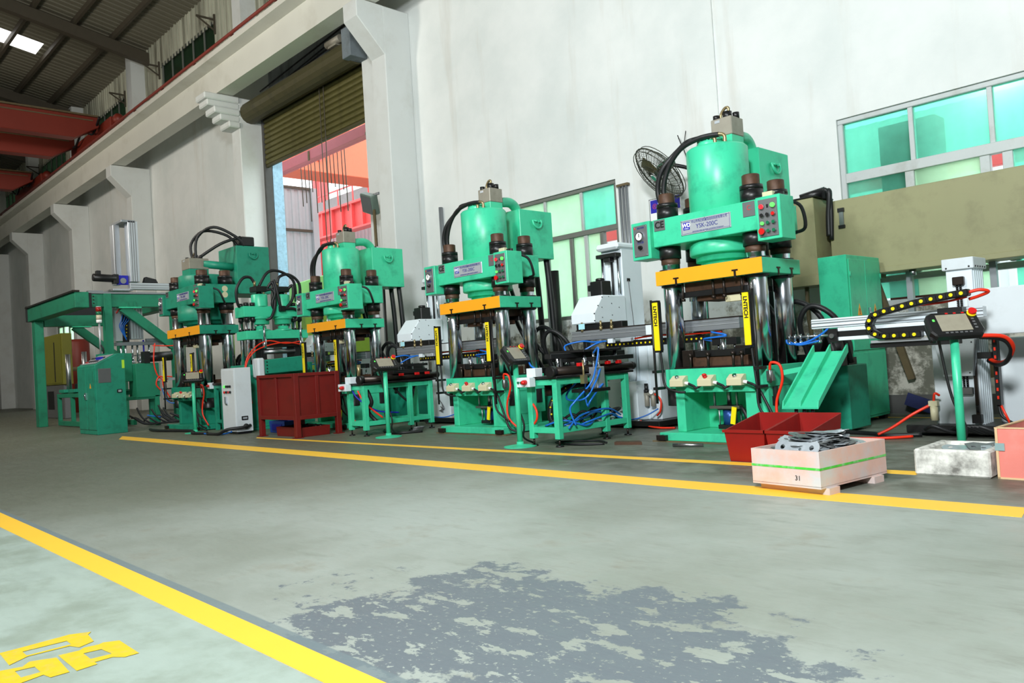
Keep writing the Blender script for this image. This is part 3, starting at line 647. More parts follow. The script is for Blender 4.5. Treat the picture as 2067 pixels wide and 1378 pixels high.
    MB().cyl((-W-0.13, -0.068, c0+0.015), (-W-0.13, -0.1, c0+0.015), 0.026, 0.02, 14).cyl((-W-0.13, -0.1, c0+0.015), (-W-0.10, -0.12, c0+0.02), 0.008).build('valve_knob', black, gb)
    b = MB()
    for sx in (-0.21, -0.05):
        for z in (c0-0.07, c0+0.25): b.sphere((-W+sx, -0.068, z), 0.007, 8)
    b.build('screw', chrome, gb)
    text('压力表', blue_ink, gb, 0.03, (-W-0.13, -0.0695, c0+0.07), FRONT)
    text('●', red_ink, gb, 0.03, (-W-0.2, -0.0695, c0+0.235), FRONT)
    text('液压系统', blue_ink, gb, 0.024, (-W-0.12, -0.0695, c0+0.235), FRONT)
    ce = box('ce_plate', plate_g, t, -W+0.02, -W+0.165, -0.006, 0, c1-0.13, c1-0.01, 0.002)
    text('CE', black_ink, ce, 0.1, (-W+0.093, -0.0075, c1-0.068), FRONT, bold=0.003)
    label_plate(t, o.get('npx', 0.03), 0, (c0+c1)/2, 0.61, 0.16, False)
    bp = box('badge_plate', plate_g, t, W-0.17, W-0.035, -0.006, 0, c1-0.16, c1-0.01, 0.002)
    text('C', red_ink, bp, 0.07, (W-0.1, -0.0075, c1-0.075), FRONT)
    # control box
    cb = box('control_box', G, t, W+0.015, W+0.275, -0.08, 0.2, c0-0.13, c0+0.3, 0.005)
    box('control_panel', plate_g, cb, W+0.045, W+0.245, -0.088, -0.078, c0-0.10, c0+0.27, 0.003)
    cols = [W+0.085, W+0.145, W+0.205]; rows = [c0+0.2, c0+0.115, c0+0.035, c0-0.045]
    y = -0.088
    button(cb, cols[0], y, rows[0], red_l, 0.024); button(cb, cols[2], y, rows[0], green_l, 0.024); box('counter', black, cb, cols[1]-0.01, cols[1]+0.01, y-0.008, y, rows[0]-0.016, rows[0]+0.016, 0.002)
    for i, m in enumerate((black, black, red)): button(cb, cols[i], y, rows[1], m, 0.019)
    for i, m in enumerate((green_l, green_b, green_b)): button(cb, cols[i], y, rows[2], m, 0.018)
    for i, m in enumerate((red, green_b, green_b)): button(cb, cols[i], y, rows[3], m, 0.024 if i == 0 else 0.018, mush=(i == 0))
    MB().tube([(W+0.22, 0.18, c0+0.27), (W+0.3, 0.3, c0+0.2), (W+0.28, 0.4, c0), (W+0.1, 0.5, c0-0.02)], 0.018, 8).build('conduit', rubber, cb)
    box('support_bar', black, t, W-0.12, W+0.26, 0.02, 0.06, c0+0.3, c0+0.335, 0.003)
    box('counter_sensor', cream, t, W+0.06, W+0.17, -0.02, 0.04, c0+0.305, c0+0.355, 0.004)
    # cylinder
    zc = o['zc']; cy = o['yc']; cxx = o['xc']
    c = MB().lathe([(R-0.02, c1-0.02), (R, c1), (R, zc-0.02), (R-0.02, zc), (0.001, zc)], (cxx, cy, 0), 40).build('main_cylinder', G, t)
    MB().lathe([(0.001, s1), (R*0.74, s1), (R*0.74, s1+0.05), (R*0.9, s1+0.06), (R*0.9, s1+0.12), (R*1.07, s1+0.13), (R*1.09, s1+0.14), (R*1.09, c0), (R, c0)], (cxx, cy, 0), 40).build('cylinder_flange', G, c)
    zt = zc
    if o['neck']:
        MB().lathe([(R*0.45, zc), (R*0.45, zc+0.05), (R*0.4, zc+0.07), (0.001, zc+0.07)], (cxx-0.02, cy-0.08, 0), 24).build('top_flange', G, c)
        b = MB()
        for i in range(10): a = 2*PI*i/10; b.cyl((cxx-0.02+R*0.38*math.cos(a), cy-0.08+R*0.38*math.sin(a), zc+0.05), (cxx-0.02+R*0.38*math.cos(a), cy-0.08+R*0.38*math.sin(a), zc+0.09), 0.018, n=8)
        stuff(b.build('flange_bolt', G, c, one=True))
    bx, by, bw = o['blk']
    v = box('valve_block', stone, t, bx-bw, bx+bw, by-bw, by+bw, zc+o['bz'], zc+o['bz']+o['bh'], 0.008)
    box('block_base', G, v, bx-bw+0.005, bx+bw-0.005, by-bw+0.005, by+bw-0.005, zc, zc+o['bz'], 0.004)
    for dx, dy, h in ((-bw*0.7, -bw*0.5, 0.05), (bw*0.75, bw*0.3, 0.06), (0, 0.02, 0.09)):
        MB().cyl((bx+dx, by+dy, zc+o['bz']+o['bh']), (bx+dx, by+dy, zc+o['bz']+o['bh']+h), 0.036 if h < 0.08 else 0.05).build('plug_bolt', black, v)
    zt = zc+o['bz']+o['bh']
    box('block_tag', plate_m, v, bx-bw*0.6, bx-bw*0.1, by-bw-0.003, by-bw, zt-0.05, zt-0.02, 0.001)
    MB().tube([(bx-0.07, by, zt+0.02), (bx-0.06, by, zt+0.08), (bx-0.01, by, zt+0.13), (bx+0.03, by, zt+0.12), (bx+0.02, by, zt+0.06)], 0.016, 8).build('pilot_hose', brass, v)
    # tank
    tx0, tx1, ty0, ty1, tz0, tz1 = o['tank']
    tk = box('oil_tank', G, t, tx0, tx1, ty0, ty1, tz0, tz1, 0.006)
    ym = (ty0+ty1)/2; zm = tz1-0.17
    MB().tube([(tx1+0.015, ym-0.09, zm+0.02), (tx1+0.03, ym-0.08, zm-0.05), (tx1+0.035, ym-0.02, zm-0.095), (tx1+0.035, ym+0.04, zm-0.09), (tx1+0.03, ym+0.085, zm-0.03), (tx1+0.015, ym+0.085, zm+0.03)], 0.016, 8).build('lifting_hook', G, tk)
    MB().cyl((tx1, ym-0.05, zm+0.02), (tx1+0.04, ym-0.02, zm), 0.014, n=8).cyl((tx1, ym+0.05, zm+0.02), (tx1+0.04, ym+0.02, zm), 0.014, n=8).build('hook_rib', G, tk)
    MB().cyl((tx0+0.1, ym, tz1), (tx0+0.1, ym, tz1+0.08), 0.05).build('filler_cap', chrome, tk)
    if o['neck']:
        MB().tube([(bx, by+0.05, zc+0.10), (bx-0.01, by+0.24, zc+0.14), (bx-0.03, by+0.42, zc+0.15), (bx-0.05, by+0.54, zc+0.09), (bx-0.055, by+0.57, tz1-0.03)], 0.072, 14).build('suction_pipe', G, tk)
        for sx, r2 in ((0.35, 0.045), (0.1, 0.045)):
            MB().tube([(tx0+sx, ty1-0.05, tz0), (tx0+sx+0.02, ty1-0.02, tz0-0.6), (tx0+sx+0.04, ty1, 0.9)], r2, 10).build('return_hose', rubber, tk)
        for k in range(2):
            q = 0.08*k
            hp = MB().tube([(cxx+0.16-0.12*k, cy-0.2, zc+0.09), (cxx+0.04-0.12*k, cy-0.22, zc+0.1), (cxx-0.1-0.1*k, cy-0.24, zc+0.09), (cxx-0.30-0.5*q, cy-0.25+q, zc+0.03+0.5*q), (cxx-0.47-q, cy-0.25, zc-0.14), (cxx-0.56-q, cy-0.24, zc-0.38), (cxx-0.52-q*0.6, cy-0.22, zc-0.62), (cxx-0.47-q*0.4, cy-0.2, c1-0.01)], 0.028, 10).build('pressure_hose', rubber, t)
            MB().tube([(cxx+0.22-0.12*k, cy-0.19, zc-0.01), (cxx+0.22-0.12*k, cy-0.19, zc+0.06), (cxx+0.18-0.12*k, cy-0.2, zc+0.09), (cxx+0.08-0.12*k, cy-0.215, zc+0.1)], 0.02, 10).cyl((cxx-0.47-q*0.4, cy-0.2, c1), (cxx-0.473-q*0.4, cy-0.2, c1+0.06), 0.03).build('hose_end', brass, hp)
    # light curtains
    for s, x in ((0, -W+0.06), (1, W-0.13)):
        z0, z1 = o['lc']; dz = 0.03*s
        lc = MB().box(x-0.035, x+0.035, -0.15, -0.09, z0, z1).build('light_curtain', yellow, t, bev=0.004)
        MB().box(x-0.036, x+0.036, -0.152, -0.088, z1, z1+0.02).box(x-0.036, x+0.036, -0.152, -0.088, z0-0.02, z0).box(x+0.036, x+0.05, -0.14, -0.1, z0, z1).build('end_cap', black, lc)
        rx = x-0.065 if s == 0 else x+0.07
        MB().cyl((rx, -0.12, 0.42), (rx, -0.12, z1+0.03), 0.014, n=10).build('rod', black, lc)
        MB().box(rx-0.03, rx+0.03, -0.14, 0.01, bz1-0.03, bz1).box(rx-0.03, rx+0.03, -0.14, 0.01, bz0, bz0+0.03).bar((rx, -0.12, z1-0.02), (x, -0.12, z1-0.02), 0.03, 0.02).bar((rx, -0.12, z0+0.02), (x, -0.12, z0+0.02), 0.03, 0.02).build('rod_clamp', black, lc)
        text('LNTECH', black_ink, lc, 0.058, (x, -0.1515, z1-0.15), (PI/2, PI/2, 0), bold=0.002)
        cx2 = -0.37 if s == 0 else 0.42
        MB().tube([(x+0.02, -0.12, z0-0.02), (x+0.03, -0.12, z0-0.15), (x+0.05, -0.12, bz0+0.05), (x+0.12*(1-s)+0.08, -0.13, bz0-0.02-0.2*s), (x+0.3, -0.11, bz0-0.03-0.35*s)], 0.013, 8).build('lead', rubber, lc)
    # two-hand buttons
    for i, x in enumerate((-0.40, -0.05, 0.30)):
        zb = bz0+0.03
        k = MB().prism([(0.0, zb), (-0.11, zb), (-0.11, zb+0.07), (-0.04, zb+0.115), (0.0, zb+0.115)], 'yz', x-0.085, x+0.085).build('button_box', cream, t, bev=0.004)
        MB().cyl((x, -0.075, zb+0.088), (x, -0.09, zb+0.112), 0.022, n=12).build('button', red if i == 1 else chrome, k)
        if i == 1: MB().sphere((x, -0.092, zb+0.118), 0.027, 12, 0.6).build('stop_head', red, k)
        else: MB().cyl((x, -0.088, zb+0.108), (x, -0.093, zb+0.117), 0.015, n=10).build('button_cap', green_b, k)
        MB().cyl((x+0.085, -0.06, zb+0.035), (x+0.13, -0.06, zb+0.03), 0.018, n=10).build('cable_gland', white_ink, k)
        x2 = (-0.05, 0.30, 0.62)[i]
        MB().tube([(x+0.12, -0.06, zb+0.03), (x+0.2, -0.07, zb), (x2-0.12, -0.08, zb-0.02), (x2-0.05, -0.05, zb+0.02)] if i < 2 else [(x+0.12, -0.06, zb+0.03), (x+0.25, -0.08, zb-0.03), (x+0.38, -0.1, zb-0.25), (x+0.5, -0.1, zb-0.5), (x+0.62, 0.0, 0.05)], 0.014, 8).build('lead', rubber, k)
    # ejector cylinder below the bed
    e = MB().cyl((0, 0.28, 0.16), (0, 0.28, 0.33), 0.075, n=16).build('ejector_cylinder', cyl_blue, t)
    MB().box(-0.1, 0.1, 0.19, 0.37, 0.12, 0.165).box(-0.1, 0.1, 0.19, 0.37, 0.325, 0.37).build('cylinder_cap', black, e, bev=0.004)
    b = MB()
    for x in (-0.085, 0.085):
        for yy in (0.205, 0.355): b.cyl((x, yy, 0.12), (x, yy, 0.37), 0.009, n=8)
    b.build('tie_rod', steel, e)
    MB().cyl((0, 0.28, 0.37), (0, 0.28, bz0), 0.025).cyl((-0.13, 0.2, 0.36), (-0.13, 0.2, bz0), 0.014).cyl((0.14, 0.2, 0.36), (0.14, 0.2, bz0), 0.014).box(-0.18, 0.18, 0.17, 0.25, 0.34, 0.37).build('push_rod', steel, e)
    MB().tube([(0.1, 0.25, 0.32), (0.2, 0.2, 0.34), (0.26, 0.2, 0.2), (0.2, 0.25, 0.13)], 0.022, 8).build('ejector_hose', rubber, e)
    tg = MB().bar((0.14, 0.14, 0.36), (0.11, 0.14, 0.18), 0.055, 0.012, (0, 1, 0)).build('feeler_tag', yellow, e)
    # air fitting with red loop on the bed's right end
    a = MB().box(W-0.02, W+0.05, -0.03, 0.01, bz1-0.15, bz1-0.05).cyl((W+0.02, -0.03, bz1-0.17), (W+0.02, -0.03, bz1-0.02), 0.014, n=8).build('air_fitting', steel, t)
    MB().tube([(W+0.02, -0.03, bz1-0.04), (W+0.05, -0.05, bz1+0.03), (W+0.14, -0.05, bz1+0.0), (W+0.15, -0.04, bz1-0.15), (W+0.08, -0.05, bz1-0.36), (W+0.1, -0.06, bz1-0.55), (W+0.2, 0.0, 0.1)], 0.014, 8).build('air_hose', redhose, a)
    # pump unit on the floor behind
    p = box('pump_tank', green_d, t, 0.0, W+0.28, D+0.35, D+0.85, 0.03, 0.72, 0.008)
    MB().cyl((0.45, D+0.55, 0.9), (0.85, D+0.55, 0.9), 0.15, n=16).box(0.35, 0.9, D+0.45, D+0.65, 0.72, 0.8).build('pump_motor', black, p)
    hz = [((0.15, D+0.3, 0.75), (0.2, D+0.2, 1.25), (0.45, D+0.2, 1.45), (0.72, D+0.25, 1.25), (0.75, D+0.4, 0.8)),
          ((0.55, D+0.3, 0.75), (0.55, D+0.1, 1.2), (0.7, D+0.1, 1.38), (0.92, D+0.2, 1.2), (0.95, D+0.4, 0.75)),
          ((-0.2, D+0.1, s1+0.3), (-0.05, D+0.15, 1.6), (0.15, D+0.2, 1.2), (0.25, D+0.4, 0.8)),
          ((-0.1, D+0.1, s1+0.3), (0.1, D+0.15, 1.55), (0.35, D+0.2, 1.15), (0.45, D+0.4, 0.95)),
          ((0.8, D+0.05, 0.55), (0.95, D+0.0, 0.8), (0.85, D+0.1, 1.05), (0.7, D+0.3, 0.9))]
    for q in hz: MB().tube(q, 0.03, 8).build('pump_hose', rubber, p)
    MB().box(0.3, 0.95, D+0.12, D+0.3, 0.72, 0.86).build('hose_manifold', black, p, bev=0.004)
    return t

STD = dict(W=0.645, D=0.8, bed=(0.57, 0.785), ram=(1.72, 1.875), crown=(2.15, 2.455), R=0.33, k=1.0, cx=(-0.555, 0.49), cy=(0.17, 0.69), zc=3.17, yc=0.40, xc=-0.02, neck=True,
           blk=(0.10, 0.45, 0.125), bz=0.10, bh=0.20, tank=(-0.28, 0.19, 0.93, 1.62, 2.50, 3.22), lc=(1.0, 1.53), green=green, loc=(-4.615, 7.3, 0))
P1 = make_press('large green hydraulic press beside the tall green cabinet, rightmost and nearest of the presses', STD)
P2 = copy_tree(P1, (-8.485, 7.3, 0), 'green hydraulic press standing left of the table with blue air tubes, second from the right')
P3 = copy_tree(P1, (-12.375, 7.3, 0), 'green hydraulic press in front of the roller shutter doorway, behind the dark red steel bin')
BIG = dict(STD); BIG.update(W=0.83, D=0.80, ram=(1.885, 2.055), crown=(2.5, 2.87), R=0.46, k=1.2, cx=(-0.66, 0.66), cy=(0.17, 0.64), zc=3.12, yc=0.45, xc=0.0, neck=False,
           blk=(0.05, 0.30, 0.2), bz=0.12, bh=0.22, tank=(-0.35, 0.52, 0.98, 1.7, 2.72, 3.72), green=green_d, loc=(-16.23, 6.3, 0), lc=(1.0, 1.5), npx=0.1, bed=(0.62, 0.86))
P4 = make_press('green press with a short squat cylinder and large oil tank, leftmost, beside the green gantry', BIG)
h = MB().tube([(-0.05, 0.3, 3.45), (-0.1, 0.3, 3.8), (0.1, 0.5, 4.05), (0.3, 0.9, 3.95), (0.35, 1.1, 3.72)], 0.03, 8).tube([(0.1, 0.3, 3.45), (0.1, 0.35, 3.9), (0.35, 0.6, 4.1), (0.5, 1.0, 3.9), (0.5, 1.15, 3.72)], 0.03, 8).tube([(0.15, 0.3, 3.45), (0.4, 0.7, 3.75), (0.5, 1.1, 3.9)], 0.03, 8).build('top_hose', rubber, P4)
MB().cyl((0.2, 0.4, 3.35), (0.3, 1.0, 3.3), 0.08).build('suction_pipe', green_d, P4)
MB().box(0.1, 0.5, 1.1, 1.4, 3.72, 3.92).build('top_valve', black, P4, bev=0.02)
b = MB()
for x, z in ((W_, Z_) for W_, Z_ in ((0.832, 2.78), (0.832, 2.66))): b.lathe([(0.001, 0.004), (0.06, 0.003), (0.075, 0.0)], (x, 0.55, z), 16, 'x')
b.build('paint_chip', cream, P4)
# ---------------------------------------------------------------- transfer robots between the presses
def chain_links(b1, b2, pts, wd, ht):
    for i in range(len(pts)-1):
        b1.bar(pts[i], pts[i+1], wd, ht)
def make_robot(label, loc):
    t = thing('transfer_robot', label, 'robot', loc, 0, 'white transfer robots between presses')
    box('base_frame', black, t, -0.45, 0.62, -0.02, 0.75, 0.03, 0.1, 0.006)
    for x, y in ((-0.4, 0.03), (0.55, 0.03), (-0.4, 0.7), (0.55, 0.7)): MB().cyl((x, y, 0), (x, y, 0.03), 0.045).build('foot', black, t)
    c = box('column', white, t, -0.175, 0.175, 0.0, 0.42, 0.1, 2.38, 0.008)
    MB().prism([(-0.19, -0.1), (0.19, -0.1), (0.19, 0.44), (-0.19, 0.44)], 'xy', 2.38, 2.47).build('column_cap', white, c, bev=0.03)
    MB().box(-0.17, 0.17, -0.12, 0.0, 2.28, 2.33).box(-0.05, 0.05, -0.1, 0.0, 2.22, 2.3).build('screw_bracket', black, c, bev=0.004)
    for x, r, m in ((-0.13, 0.018, chrome), (0.03, 0.016, black), (0.14, 0.02, chrome)): MB().cyl((x, -0.035, 1.55), (x, -0.035, 2.3), r, n=10).build('guide_rod', m, c)
    MB().box(0.178, 0.186, 0.08, 0.14, 1.95, 1.99).build('sensor', black, c)
    MB().tube([(0.185, 0.1, 1.96), (0.19, 0.12, 1.7), (0.19, 0.16, 1.2), (0.19, 0.14, 0.75), (0.2, 0.1, 0.6)], 0.005, 6).build('sensor_wire', plate_g, c)
    lc = box('lower_cover', white, t, 0.18, 0.50, 0.22, 0.6, 0.1, 1.28, 0.008)
    box('fold', white, lc, 0.30, 0.34, 0.2, 0.23, 0.1, 1.28, 0.004)
    box('leg_box', white, t, -0.30, 0.3, -0.02, 0.3, 0.1, 0.62, 0.008)
    # carriage housing
    h = MB().prism([(0.0, 1.40), (-0.66, 1.40), (-0.66, 1.53), (-0.47, 1.76), (0.0, 1.76)], 'yz', -0.2, 0.2).build('carriage_housing', white, t, bev=0.012)
    b = MB()
    for x in (-0.195, 0.195):
        for y, z in ((-0.65, 1.43), (-0.65, 1.52), (-0.57, 1.62), (-0.48, 1.73), (-0.35, 1.74)): b.sphere((x, y, z), 0.01, 6)
    for y, z in ((-0.5, 1.6), (-0.3, 1.65), (-0.3, 1.5), (-0.5, 1.47), (-0.15, 1.6)): b.sphere((0.2, y, z), 0.008, 6)
    stuff(b.build('housing_screw', black, h, one=True))
    MB().box(-0.1, 0.1, -0.36, -0.16, 1.76, 1.96).cyl((0, -0.26, 1.96), (0, -0.26, 2.0), 0.06).box(-0.17, -0.1, -0.33, -0.22, 1.84, 1.92).build('servo_motor', black, t, bev=0.01)
    # telescopic rail
    r = box('rail_beam', alu_d, t, -0.17, 2.25, -0.70, -0.60, 1.19, 1.31, 0.004)
    MB().box(-0.17, 2.25, -0.705, -0.70, 1.245, 1.255).box(-0.17, 2.25, -0.706, -0.70, 1.285, 1.29).build('rail_groove', alu, r)
    MB().box(-0.1, 2.25, -0.69, -0.61, 1.31, 1.325).build('slide_rail', darksteel, r)
    box('end_block', white, r, 1.02, 1.2, -0.712, -0.59, 1.195, 1.31, 0.004)
    MB().box(-0.15, 0.6, -0.62, -0.5, 1.32, 1.40).build('carriage_plate', black, r, bev=0.005)
    for x in (0.02, 0.33, 0.5): MB().cyl((x, -0.7, 1.34), (x, -0.7, 1.42), 0.014, n=8).cyl((x, -0.7, 1.3), (x, -0.7, 1.35), 0.02, n=8).build('air_nipple', brass, r)
    box('valve_label', mat_tag, r, -0.02, 0.08, -0.725, -0.715, 1.33, 1.40, 0.002)
    box('sensor_block', white, r, 0.42, 0.5, -0.7, -0.64, 1.13, 1.185, 0.004); box('sensor_block', plate_m, r, 0.62, 0.78, -0.7, -0.64, 1.135, 1.18, 0.004)
    ch = box('cable_chain', black, t, 0.3, 1.75, -0.60, -0.52, 1.07, 1.15, 0.004)
    b = MB()
    for i in range(22): b.cyl((0.34+i*0.065, -0.605, 1.11), (0.34+i*0.065, -0.60, 1.11), 0.012, n=8)
    b.build('chain_pin', yellow, ch)
    MB().tube([(0.8, -0.64, 1.165), (1.1, -0.65, 1.185), (1.5, -0.64, 1.17), (2.0, -0.64, 1.17)], 0.012, 6).build('air_hose', redhose, t)
    g = MB().box(-0.15, 0.25, -0.95, -0.4, 1.0, 1.04).box(0.0, 0.06, -0.68, -0.6, 1.0, 1.2).box(1.9, 2.2, -0.7, -0.6, 1.02, 1.1).build('gripper_arm', black, t, bev=0.004)
    for x, y in ((-0.1, -0.9), (0.2, -0.9), (-0.1, -0.45), (0.2, -0.45), (1.95, -0.65), (2.15, -0.65)):
        MB().cyl((x, y, 0.93), (x, y, 1.06), 0.012, n=8).cyl((x, y, 0.9), (x, y, 0.93), 0.028, 0.015, 10).build('suction_cup', chrome, g)
    MB().tube([(-0.1, -0.9, 1.06), (-0.15, -0.85, 1.14), (0.0, -0.7, 1.18), (0.2, -0.7, 1.16), (0.4, -0.7, 1.16)], 0.011, 6).tube([(0.2, -0.9, 1.06), (0.3, -0.8, 1.13), (0.35, -0.7, 1.16)], 0.011, 6).tube([(1.95, -0.65, 1.06), (1.8, -0.7, 1.1), (2.1, -0.72, 1.12), (1.9, -0.7, 1.17)], 0.011, 6).build('air_tube', bluehose, t)
    # air preparation unit on the low cover
    f = MB().box(0.30, 0.46, 0.12, 0.17, 0.42, 0.46).cyl((0.33, 0.145, 0.28), (0.33, 0.145, 0.43), 0.033).cyl((0.43, 0.145, 0.28), (0.43, 0.145, 0.43), 0.033).build('filter_unit', stone, t, bev=0.003)
    MB().cyl((0.33, 0.145, 0.46), (0.33, 0.145, 0.58), 0.026).cyl((0.33, 0.145, 0.46), (0.33, 0.145, 0.5), 0.036).build('regulator_knob', black, f)
    MB().cyl((0.44, 0.11, 0.47), (0.44, 0.09, 0.47), 0.03).build('dial', white_ink, f)
    MB().tube([(0.30, 0.145, 0.44), (0.2, 0.1, 0.36), (0.24, 0.05, 0.15), (0.4, 0.0, 0.05), (0.62, -0.02, 0.02), (0.85, 0.0, 0.02)], 0.013, 8).tube([(0.46, 0.145, 0.44), (0.56, 0.13, 0.36), (0.55, 0.12, 0.22), (0.48, 0.14, 0.16)], 0.013, 8).build('air_hose', redhose, f)
    MB().tube([(0.52, 0.12, 0.25), (0.4, 0.0, 0.17), (0.2, -0.1, 0.12), (-0.1, -0.15, 0.14)], 0.009, 6).build('air_tube', bluehose, f)
    b = MB()
    for k in range(4): b.tube([(0.06+0.03*math.cos(k), -0.03, 0.32+0.03*k), (0.1+0.02*k, -0.035, 0.26), (0.03-0.01*k, -0.03, 0.22), (0.12, -0.04, 0.2+0.02*k), (0.05, -0.035, 0.3)], 0.004, 5)
    b.build('spare_wire', plate_g, t)
    return t
mat_tag = mat('pale_blue_tag', (170, 225, 235), 0.5, var=0)
R2 = make_robot('white transfer robot with sloped housing between the two right-hand presses, left of its press column', (-6.725, 8.35, 0))
R3 = copy_tree(R2, (-10.60, 8.35, 0), 'white transfer robot with sloped housing behind the middle work table, left of the second press')
R4 = copy_tree(R2, (-14.55, 8.75, 0), 'white transfer robot mostly hidden behind the twin-cylinder press')

# ---------------------------------------------------------------- robot at the right edge
t = thing('loading_robot', 'white loading robot with finned tall column and black cable chain at the right edge', 'robot', (-2.53, 8.4, 0))
box('base_frame', black, t, -0.55, 0.6, -0.1, 0.65, 0.03, 0.11, 0.008)
for x, y in ((-0.5, -0.05), (0.55, -0.05), (-0.5, 0.6), (0.55, 0.6)): MB().cyl((x, y, 0), (x, y, 0.03), 0.05).build('foot', black, t)
c = box('column', white, t, -0.115, 0.115, 0.0, 0.32, 0.11, 1.62, 0.004)
for i in range(5): box('column_rib', white, c, 0.115, 0.125, 0.03+i*0.06, 0.06+i*0.06, 0.11, 1.62, 0.002)
box('column_cap', white_b, c, -0.14, 0.14, -0.03, 0.36, 1.60, 1.71, 0.006)
b = MB()
for x in (-0.1, 0.1): b.sphere((x, -0.031, 1.62), 0.009, 8)
for y in (0.02, 0.09, 0.16, 0.23, 0.3): b.sphere((0.141, y, 1.62), 0.009, 8)
b.build('cap_screw', black, c)
b = MB()
for x in (-0.018, 0.012):
    b.cyl((x, -0.02, 0.45), (x, -0.02, 1.5), 0.007, n=8)
    for i in range(52): b.cyl((x, -0.02, 0.45+i*0.02), (x, -0.02, 0.46+i*0.02), 0.012, n=8)
stuff(b.build('lead_screw', black, c, one=True))
box('screw_block', darksteel, c, -0.05, 0.05, -0.05, 0.0, 1.45, 1.53, 0.006)
box('screw_block', steel, c, -0.06, 0.06, -0.05, 0.0, 0.4, 0.47, 0.006)
MB().box(0.07, 0.1, -0.03, 0.0, 0.2, 0.85).build('linear_rail', darksteel, c)
MB().cyl((0.085, -0.03, 0.23), (0.085, -0.03, 0.3), 0.014).box(0.04, 0.12, -0.07, 0.0, 0.13, 0.21).build('end_stop', black, c, bev=0.004)
cv = MB().prism([(-0.24, 0.93), (0.12, 0.93), (0.08, 0.58), (-0.18, 0.58)], 'xz', -0.09, -0.06).build('carriage_cover', white_b, t, bev=0.004)
MB().prism([(0.12, 0.93), (0.08, 0.58), (0.085, 0.58), (0.13, 0.93)], 'xz', -0.06, 0.02).build('cover_side', alu_d, cv)
b = MB()
for x, z in ((-0.21, 0.9), (0.09, 0.9), (-0.16, 0.61), (0.06, 0.61)): b.sphere((x, -0.091, z), 0.007, 6)
b.build('cover_screw', black, cv)
box('rear_cabinet', white_b, t, 0.20, 0.62, 0.25, 0.75, 0.11, 0.92, 0.008); box('rear_cover', white_b, t, -0.3, -0.1, 0.02, 0.5, 0.11, 0.9, 0.006)
box('control_box', white_b, t, 0.16, 0.9, -0.35, 0.15, 0.96, 1.38, 0.006)
r = box('upper_beam', white, t, -1.17, 0.38, -0.70, -0.60, 1.12, 1.215, 0.004)
MB().box(-1.17, 0.38, -0.706, -0.70, 1.135, 1.145).box(-1.17, 0.38, -0.706, -0.70, 1.17, 1.18).box(-1.17, 0.38, -0.706, -0.70, 1.195, 1.2).build('beam_groove', alu_d, r)
r2 = MB().box(-0.86, 0.33, -0.80, -0.72, 1.08, 1.115).box(-0.86, 0.33, -0.80, -0.72, 0.99, 1.025).build('lower_beam', white, t, bev=0.003)
MB().box(-0.86, 0.33, -0.79, -0.74, 1.025, 1.08).build('toothed_belt', black, r2)
MB().box(-0.95, -0.86, -0.82, -0.72, 0.975, 1.11).build('end_plate', black, r2, bev=0.004)
MB().cyl((-0.905, -0.82, 1.04), (-0.905, -0.85, 1.04), 0.022).build('pulley_bolt', steel, r2)
box('tray', alu, t, -0.53, 0.36, -0.86, -0.74, 0.945, 0.972, 0.003); box('tray_beam', black, t, -0.55, 0.2, -0.83, -0.7, 0.9, 0.945, 0.003)
box('carriage_plate', black, t, 0.05, 0.25, -0.82, -0.5, 0.985, 1.22, 0.004)
# curved cable chain of separate links
path = []
for i in range(60):
    u = i/59
    if u < 0.25: path.append((-0.08-0.32*(u/0.25), 1.005))
    elif u < 0.55:
        a = (u-0.25)/0.3*PI; path.append((-0.40-0.13*math.sin(a), 1.115-0.11*math.cos(a)))
    else:
        q = (u-0.55)/0.45; path.append((-0.40+0.72*q, 1.225+0.17*q-0.06*q*q))
chn = bpy.data.objects.new('cable_chain', None); COL.objects.link(chn); chn.parent = t
acc = 0; last = path[0]; k = 0; stepl = 0.075; pts2 = [path[0]]
for p in path[1:]:
    d = math.hypot(p[0]-last[0], p[1]-last[1]); acc += d; last = p
    if acc >= stepl: pts2.append(p); acc = 0
for a, c_ in zip(pts2, pts2[1:]):
    ext = 0.012; dx, dz = c_[0]-a[0], c_[1]-a[1]; ln = math.hypot(dx, dz)
    b = MB().bar((a[0]-dx/ln*ext, -0.86, a[1]-dz/ln*ext), (c_[0]+dx/ln*ext, -0.86, c_[1]+dz/ln*ext), 0.09, 0.062, (0, 0, 1) if abs(dx) > abs(dz) else (1, 0, 0))
    o = b.build('chain_link', black, chn, bev=0.01)
b = MB()
for a, c_ in zip(pts2, pts2[1:]):
    mx_, mz_ = (a[0]+c_[0])/2, (a[1]+c_[1])/2
    b.cyl((mx_, -0.90, mz_), (mx_, -0.915, mz_), 0.016, n=10)
b.build('chain_pin', yellow, chn)
MB().tube([(0.3, -0.86, 1.33), (0.4, -0.84, 1.35), (0.46, -0.8, 1.33), (0.38, -0.78, 1.3), (0.3, -0.78, 1.28)], 0.014, 8).tube([(-0.2, -0.84, 1.26), (0.1, -0.83, 1.27), (0.3, -0.83, 1.3)], 0.01, 6).build('power_lead', redhose, t)
v = MB().box(0.26, 0.30, -0.09, 0.0, 0.3, 0.94).build('vertical_chain', black, t, bev=0.004)
b = MB()
for i in range(8): b.box(0.275, 0.29, -0.1, -0.09, 0.36+i*0.075, 0.39+i*0.075)
b.build('chain_lead', redhose, v)
MB().box(0.14, 0.26, -0.13, -0.08, 0.74, 0.8).build('chain_clamp', black, v, bev=0.004)
MB().tube([(0.36, -0.8, 0.96), (0.52, -0.7, 0.94), (0.56, -0.6, 0.85), (0.48, -0.45, 0.74), (0.34, -0.2, 0.7), (0.24, -0.1, 0.73)], 0.018, 8).build('looped_lead', redhose, t)
